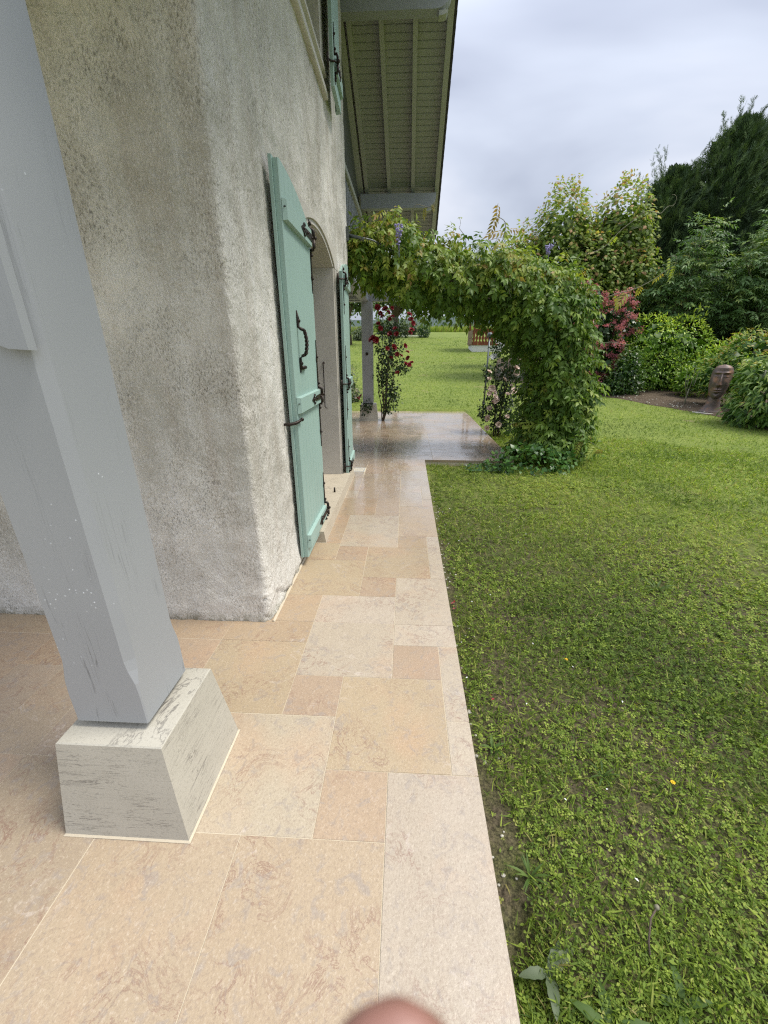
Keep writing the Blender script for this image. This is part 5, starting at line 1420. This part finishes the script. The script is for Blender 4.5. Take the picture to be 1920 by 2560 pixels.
# topiary ball, trees, tall grass and wheat
t = thing('box_ball', 'clipped dark green box ball standing alone on the far lawn', 'shrub', (1.55, 40, gz(1.55, 40)))
z0 = gz(1.55, 40)
bb = [(1.55, 40, z0 + .5, .54, .54, .60)]
leafy(t, 'foliage', bb, 1500, 'dark_laurel_leaf', .09, leaf_t(.6), .1, .8, .3, .2, .3, 80, r0=.88, bump=.03)
MB().tube([(1.55, 40, z0 - .1), (1.55, 40, z0 + .4)], .05, 6).build('trunk', 'bark', t)
def tree(x, y, blobs, label, n, size, seed, r=.2, name='garden_tree', lean=0):
    t = thing(name, label, 'tree', (x, y, gz(x, y)))
    leafy(t, 'crown', blobs, n, 'far_leaf', size, leaf_t(.55), .5, .6, .45, .2, .35, seed, r0=.55, bump=.25)
    limbs(x, y, gz(x, y), blobs, r, t, lean=lean)
z0 = gz(-1.0, 40)
tree(-1.0, 40, [(-1.2, 40, z0 + 4.4, 2.6, 2.2, 1.9), (.2, 40, z0 + 3.6, 1.6, 1.6, 1.3), (-2.5, 40.5, z0 + 3.9, 1.6, 1.6, 1.4), (1.0, 40.2, z0 + 3.1, 1.0, 1.0, .8)], 'dark trunked garden tree behind the red climbing rose', 2600, .22, 81, .26)
z0 = gz(-4.35, 33)
tree(-4.35, 33, [(-4.2, 33, z0 + 4.2, 2.0, 1.8, 1.8), (-3.3, 33, z0 + 3.2, 1.2, 1.2, 1.0)], 'garden tree seen through the gap between far shutter and post', 1800, .2, 82, .2)
for (x, y, r_, h, lb_, sd) in ((-3.9, 37, .8, .9, 'pale feathery shrub beyond the left garden tree', 83), (.2, 44, 1.1, 1.1, 'loose grey green shrub behind the box ball', 84), (-2.0, 45, 1.4, 1.2, 'rounded dark shrub left of the far garden tree', 85)):
    z0 = gz(x, y)
    t = thing('garden_shrub', lb_, 'shrub', (x, y, z0))
    leafy(t, 'foliage', [(x, y, z0 + h * .5, r_, r_, h * .7)], 900, 'grey_leaf' if sd != 85 else 'far_leaf', .16, leaf_t(.4), .0, .6, .45, .2, .3, sd, r0=.5, bump=.3)
    MB().tube([(x, y, z0 - .1), (x, y, z0 + h * .6)], .05, 6).build('stem', 'bark', t)
q = MB()
for i in range(14): q.box(-1.6 + i * .24, -1.38 + i * .24, 41.2 + .01 * i, 41.45 + .01 * i, gz(-1.6 + i * .24, 41.3) - .1, gz(-1.6 + i * .24, 41.3) + .10, .01)
ke = thing('stone_edging', 'pale stone edging of the far shrub border', 'edging', (0, 41.3, gz(0, 41.3))); q.build('edging_stones', 'white_plaster', ke, 'stuff')
t = thing('lavender_bush', 'grey green bush with pinkish flowers beside the terrace, left of the distant post', 'bush', (-1.95, 13.2, gz(-1.95, 13.2)))
lv = [(-1.95, 13.2, .62, .42, .4, .75), (-1.7, 13.1, .30, .32, .3, .35)]
leafy(t, 'foliage', lv, 1300, 'grey_leaf', .09, leaf_t(.25), -.5, .5, .35, .2, .3, 86, r0=.3, bump=.3)
P, N, d = shell([(-1.72, 13.0, .35, .22, .2, .2)], 60, .6, 1.1, seed=87)
V, T, C = scatter(P, N, rng.normal(0, 1, N.shape), .05, leaf2_t(.7), np.full(len(P), .9))
link('flowers', np_mesh('flowers', V, T, C), 'pink_petal', t, 'stuff')
hl = thing('hanging_lantern', 'small green lantern hanging on a thin chain from the balcony cross beam', 'lantern', (-1.42, 10.3, 2.1))
m = MB(); m.tube([(-1.42, 10.3, 2.655), (-1.42, 10.3, 2.30)], .006, 5); m.build('chain', 'iron', hl)
m = MB(); m.tube([(-1.42, 10.3, 2.31), (-1.42, 10.3, 2.27), (-1.42, 10.3, 2.22)], [.03, .10, .135], 10); m.build('cap', 'iron', hl)
m = MB(); m.tube([(-1.42, 10.3, 2.219), (-1.42, 10.3, 1.96)], [.10, .115], 10); m.build('glass', 'green_glass', hl)
m = MB(); m.tube([(-1.42, 10.3, 1.959), (-1.42, 10.3, 1.93), (-1.42, 10.3, 1.86), (-1.42, 10.3, 1.84)], [.12, .10, .04, .02], 10); m.build('foot', 'iron', hl)

n = 16000
P = np.stack([rng.uniform(-16, 26, n), 54.5 + 5.5 * rng.random(n) ** 1.5, np.zeros(n)], -1); P[:, 2] = ground_z(P[:, 0], P[:, 1]) - .02
V, T, C = scatter(P, np.stack([rng.normal(.1, .2, n), rng.normal(0, .2, n), np.ones(n)], -1), np.tile([0, -1.0, .1], (n, 1)) + rng.normal(0, .5, (n, 3)), rng.uniform(.6, 1.1, n), leaf2_t(.10), np.clip(rng.normal(.72, .18, n), 0, 1))
link('tall_grass', np_mesh('tall_grass', V, T, C), 'grass_blade', None, 'stuff')
n = 22000
P = np.stack([rng.uniform(-20, 34, n), 60 + 8 * rng.random(n) ** 1.3, np.zeros(n)], -1); P[:, 2] = ground_z(P[:, 0], P[:, 1]) - .02
V, T, C = scatter(P, np.stack([rng.normal(0, .12, n), rng.normal(0, .12, n), np.ones(n)], -1), np.tile([0, -1.0, .1], (n, 1)) + rng.normal(0, .5, (n, 3)), rng.uniform(.95, 1.25, n), leaf2_t(.10), np.full(n, .5))
link('wheat_field', np_mesh('wheat_field', V, T, C), 'wheat', None, 'stuff')
fb = []
g = np.random.default_rng(5)
for i in range(90):
    x = -90 + i * 2.6; h = 4 + 4 * vnoise(x, 0, .09, 20) + g.uniform(-.8, .8)
    fb.append((x, 120 + g.uniform(-6, 6), 6.0 + h * .4, 2.6, 2.6, h * .75))
P, N, d = shell(fb, 7000, .8, 1.1, seed=90)
V, T, C = scatter(P, droop_dirs(N), N, rng.uniform(.8, 1.4, len(P)), leaf_t(.7), np.clip(rng.normal(.3, .2, len(P)), 0, 1))
link('far_wood', np_mesh('far_wood', V, T, C), 'far_leaf', None, 'stuff')
hx = np.linspace(-400, 400, 80); H1 = 11 + 12 * vnoise(hx, hx * 0, .012, 21)
V = np.concatenate([np.stack([hx, 0 * hx + 300, 0 * hx - 5], -1), np.stack([hx, 0 * hx + 340, H1 + 9], -1), np.stack([hx, 0 * hx + 420, H1 * .6], -1), np.stack([hx, 0 * hx + 460, 0 * hx - 8], -1)])
Q = []
for r_ in range(3):
    for i in range(79): Q.append((r_ * 80 + i, r_ * 80 + i + 1, (r_ + 1) * 80 + i + 1, (r_ + 1) * 80 + i))
prop(link('hills', np_mesh('hills', V, np.array(Q), smooth=True), 'hill_wood'), kind='structure')

# ------------------------------------------------------------------ the lawn itself
def lawn(n, rmin, rmax, p, seed):
    g = np.random.default_rng(seed)
    u = g.random(n); e = 2 - p
    r = (rmin ** e + u * (rmax ** e - rmin ** e)) ** (1 / e)
    th = g.uniform(R(-28), R(112), n)
    x, y = r * np.cos(th), r * np.sin(th)
    ok = (x > PX1 + .012) | (y > TY1 + .01)
    ok &= ~((x < TX1 + .015) & (y > TY0 - .015) & (y < TY1 + .015))
    ok &= ~((x < PX1 + .01) & (y < TY1))
    b = (x > 3) & (y > 6)
    ok[b] &= ~in_bed(x[b], y[b])
    x, y, r = x[ok], y[ok], r[ok]
    # bare soil along the paving and thin patches
    d = np.where(y < TY0, x - PX1, np.where(y < TY1, x - TX1, 9.0))
    soil = np.clip(1 - d / (.015 + .17 * vnoise(x, y, 2.1, 31) ** 2.4 + .03 * (y < 1.2)), 0, 1)
    thin = sstep(.66, .88, vnoise(x, y, .85, 32)) * .45 + sstep(.62, .85, vnoise(x, y, 3.0, 33)) * .3 * (r < 6)
    keep = g.random(len(x)) > np.clip(soil * 1.3 + thin * .85, 0, .97)
    x, y, r = x[keep], y[keep], r[keep]
    return x, y, r, g
trefoil_v, trefoil_t = [], []
for q in range(3):
    a = 2 * math.pi * q / 3; ca, sa = math.cos(a), math.sin(a); b = len(trefoil_v)
    for (u, v, w_) in ((.04, 0, 0), (.72, .42, .10), (.92, 0, .0), (.72, -.42, .10)): trefoil_v.append((u * ca - v * sa, u * sa + v * ca, w_))
    trefoil_t += [(b, b + 2, b + 1), (b, b + 3, b + 2)]
TREF = (np.array(trefoil_v), np.array(trefoil_t))
blade = (np.array([(0, .05, 0), (0, -.05, 0), (.5, .04, .08), (.5, -.04, .08), (1, 0, 0)]), np.array([(0, 1, 3), (0, 3, 2), (2, 3, 4)]))
parts = []
x, y, r, g = lawn(350000, .45, 9.5, 1.5, 1)
z = ground_z(x, y)
kind = vnoise(x, y, 1.3, 35) * .6 + vnoise(x, y, 5.0, 36) * .4
rnd = g.random(len(x))
brown = vnoise(x, y, 1.7, 37)
tone = .37 + .10 * sstep(2.5, 6, r) + .3 * (vnoise(x, y, .9, 38) - .3) - .25 * sstep(.5, .8, brown)
cl_ = rnd < np.clip((kind - .30) * 1.5, .12, .62) * np.where(r > 6, .35, 1.0)
P = np.stack([x, y, z + g.uniform(.006, .034, len(x))], -1)
i = np.where(cl_)[0]; n = len(i)
tilt = g.normal(0, .38, (n, 3)) + np.array([0, 0, 1.0])
Dv = np.stack([g.normal(0, 1, n), g.normal(0, 1, n), g.normal(0, .3, n)], -1)
parts.append(scatter(P[i], Dv, tilt, (.0072 + .0022 * r[i]) * g.uniform(.5, 1.5, n), TREF, np.clip(tone[i] + g.normal(.13, .24, n), 0, .93), 0))
i = np.where(~cl_ & (rnd < .90))[0]; n = len(i)
Dv = np.stack([g.normal(0, .8, n), g.normal(0, .8, n), g.uniform(.15, 1.1, n)], -1)
parts.append(scatter(P[i] - np.array([0, 0, .008]), Dv, g.normal(0, .6, (n, 3)) + np.array([0, 0, .8]), (.031 + .004 * r[i]) * g.uniform(.4, 1.7, n), blade, np.clip(tone[i] + g.normal(0, .2, n) + .6 * (g.random(n) < .10), 0, 1), 0))
i = np.where(~cl_ & (rnd >= .90))[0]; n = len(i)       # broad weed leaves lying flat
parts.append(scatter(P[i], np.stack([g.normal(0, 1, n), g.normal(0, 1, n), g.normal(.25, .2, n)], -1), g.normal(0, .25, (n, 3)) + np.array([0, 0, 1]), (.014 + .003 * r[i]) * g.uniform(.5, 1.4, n), leaf_t(.5, .06, .1), np.clip(tone[i] + g.normal(.18, .2, n), 0, .93), 0))
x, y, r, g = lawn(230000, 6.5, 40, 1.75, 2)
z = ground_z(x, y); n = len(x)
tone = .52 + .5 * (vnoise(x, y, .5, 39) - .5) - .2 * sstep(.55, .8, vnoise(x, y, 1.1, 40))
Dv = np.stack([g.normal(0, .7, n), g.normal(0, .7, n), g.uniform(.25, 1.0, n)], -1)
parts.append(scatter(np.stack([x, y, z], -1), Dv, g.normal(0, .6, (n, 3)) + np.array([0, -.2, .8]), (.034 + .0018 * r) * g.uniform(.6, 1.3, n), (blade[0] * np.array([1, 1.8, 1]), blade[1]), np.clip(tone + g.normal(0, .15, n) + .5 * (g.random(n) < .05), 0, 1), 0))
V, T, C = join(parts)
link('grass', np_mesh('grass', V, T, C), 'grass_blade', None, 'stuff')

# weeds, little flowers and litter by the paving
def weed(x, y, n, l, label, lw=.24, upv=.5, seed=0, name='weed_plant', mat='weed_leaf', tm=.4):
    g = np.random.default_rng(seed); z = gz(x, y)
    t = thing(name, label, 'weed', (x, y, z))
    th = np.linspace(0, 2 * math.pi, n, endpoint=False) + g.normal(0, .25, n)
    D = np.stack([np.cos(th), np.sin(th), upv + g.normal(0, .15, n)], -1)
    for j in range(n):
        V, T, C = scatter(np.array([[x, y, z + .01]]), D[j:j + 1], np.array([[0, 0, 1.0]]), l * g.uniform(.7, 1.15), leaf_big(lw), np.array([np.clip(g.normal(tm, .12), 0, .9)]), 0)
        link('leaf', np_mesh('leaf', V, T, C), mat, t)
    return t
def leaf_big(w):
    v, t = [], []; n = 8
    for i in range(n + 1):
        u = i / n; ww = w * .5 * math.sin(math.pi * min(1, u * .93 + .05)) ** .8 * (1 + .18 * (i % 2)); dz = .10 * math.sin(u * 2.4) - .30 * u * u
        v += [(u, ww, dz + ww * .35), (u, 0, dz), (u, -ww, dz + ww * .35)]
        if i: b = 3 * i; t += [(b - 3, b - 2, b + 1), (b - 3, b + 1, b), (b - 2, b - 1, b + 2), (b - 2, b + 2, b + 1)]
    return np.array(v, float), np.array(t)
weed(.58, .52, 5, .125, 'large leaved weed rosette in the bottom corner of the lawn', .26, .35, 1)
weed(.80, .58, 4, .095, 'broad leaved weed just right of the large rosette at the bottom', .24, .25, 2)
weed(.46, .64, 4, .10, 'grey green weed leaves leaning against the paving edge at the bottom', .30, .6, 3, mat='grey_leaf')
weed(.46, .86, 11, .075, 'feathery bright green weed growing from the bare soil by the paving', .10, .9, 4, tm=.55)
weed(.86, 1.22, 9, .07, 'tuft of strappy grass like leaves in the near lawn', .10, .8, 5, tm=.3)
weed(.42, 1.33, 6, .06, 'narrow leaved weed close to the middle of the path edge', .22, .5, 6)
weed(1.9, 2.7, 8, .13, 'isolated grassy weed tuft out on the thin lawn', .10, .7, 7, tm=.5)
weed(3.6, 3.4, 8, .15, 'pale weed tuft towards the right edge of the lawn', .12, .6, 8, tm=.6)
def butter(x, y, label):
    z = gz(x, y)
    t = thing('yellow_flower', label, 'flower', (x, y, z))
    MB().tube([(x, y, z - .01), (x + .004, y, z + .028)], .0012, 5).build('stalk', 'green_stem', t)
    m = MB()
    for q in range(9):
        a = 2 * math.pi * q / 9; c, s = math.cos(a), math.sin(a)
        m.add([(x, y, z + .028), (x + .007 * c - .003 * s, y + .007 * s + .003 * c, z + .034), (x + .011 * c, y + .011 * s, z + .031), (x + .007 * c + .003 * s, y + .007 * s - .003 * c, z + .034)], [(0, 1, 2, 3)])
    m.ball((x, y, z + .032), .004, 6); m.build('petals', 'yellow_petal', t)
butter(1.13, 1.20, 'yellow hawkbit flower in the lower right of the lawn')
butter(.95, 1.90, 'yellow flower in the lawn nearer the middle of the path')
z = gz(.80, .80)
t = thing('seed_stalk', 'brown bent dandelion stalk with a pale head at the bottom of the lawn', 'weed', (.76, .70, z))
MB().tube([(.76, .66, z - .01), (.755, .69, z + .05), (.775, .73, z + .085), (.80, .75, z + .095)], [.003, .003, .0028, .0025], 6).build('stalk', 'bark', t)
MB().ball((.803, .753, z + .096), .008, 8).build('seed_head', 'pale_stem', t)
m = MB(); g = np.random.default_rng(3)
for q in range(34):
    x = .36 + .9 * g.random() ** 2; y = g.uniform(.6, 5.5); z = gz(x, y) + .03; s = g.uniform(.004, .009); a = g.uniform(0, 6.28)
    m.add([(x + s * math.cos(a), y + s * math.sin(a), z), (x + s * .5 * math.cos(a + 1.6), y + s * .5 * math.sin(a + 1.6), z + .003), (x - s * math.cos(a), y - s * math.sin(a), z), (x + s * .5 * math.cos(a - 1.6), y + s * .5 * math.sin(a - 1.6), z + .002)], [(0, 1, 2, 3)])
m.build('fallen_white_petals', 'white_petal', None, 'stuff')
m = MB()
for (x, y) in ((.36, 2.45), (.375, 2.47), (.37, 2.42), (.47, 1.62), (.475, 1.60), (.40, 3.5)):
    z = gz(x, y) + .02; a = random.uniform(0, 6); s = .014
    m.add([(x + s * math.cos(a), y + s * math.sin(a), z), (x + s * .5 * math.cos(a + 1.6), y + s * .5 * math.sin(a + 1.6), z + .006), (x - s * math.cos(a), y - s * math.sin(a), z), (x + s * .5 * math.cos(a - 1.6), y + s * .5 * math.sin(a - 1.6), z + .004)], [(0, 1, 2, 3)])
m.build('fallen_red_petals', 'red_petal', None, 'stuff')
# small stones on the bare bits and in the bed
m = MB(); g = np.random.default_rng(8)
for q in range(260):
    if q < 90: x, y = .345 + .12 * g.random() ** 2, g.uniform(.5, 5.8)
    else:
        i_ = int(g.integers(20, 110)); f = g.random() ** 1.5 * .12; x, y = BP[i_, 0] * (1 - f) + BP[i_, -1] * f
    s = g.uniform(.004, .012) if q < 90 else g.uniform(.012, .035)
    z = gz(x, y) + (.002 if q < 90 else .05)
    m.ball((x, y, z), s, 6, (1, g.uniform(.6, 1), .6))
m.build('pebbles', 'plinth_stone', None, 'stuff')

# the photographer's fingertip at the bottom rim of the lens
Mx = cam.matrix_basis.to_3x3()
bpy.context.view_layer.update()
Mx = cam.matrix_world.to_3x3(); c0 = Vector(cam.location)
def camp(x, y, z): return c0 + Mx @ Vector((x, y, -z))
fg = thing('fingertip', 'blurred tip of the photographer\'s finger poking in at the bottom edge', 'finger', tuple(camp(.0006, -.0618, .045)))
K = 1.6
m = MB(); rings = []
for s, r_ in ((-.030, .0086), (-.024, .0084), (-.018, .0082), (-.009, .0079), (-.003, .0074), (.0015, .0062), (.0045, .0042), (.0062, .0020), (.0066, .0003)):
    rings.append([tuple(camp(.0007 + .10 * s + K * r_ * math.cos(a), -.0682 + K * s, .046 + .15 * s + K * r_ * .6 * math.sin(a))) for a in np.linspace(0, 2 * math.pi, 24, endpoint=False)])
m.loft(rings, True, True); m.build('finger_skin', 'skin', fg)
m = MB(); rings = []
for s, w_ in ((-.011, .0044), (-.007, .0052), (-.002, .0050), (.001, .0036)):
    rings.append([tuple(camp(.0007 + .10 * s + K * w_ * u, -.0682 + K * s, .0465 + .15 * s + K * .0052 * math.sqrt(max(0, 1 - (w_ * u / .0085) ** 2)) * (1 if s < -.003 else .86))) for u in np.linspace(-1, 1, 9)])
m.loft(rings, False, True, closed=False); m.build('fingernail', 'nail', fg)
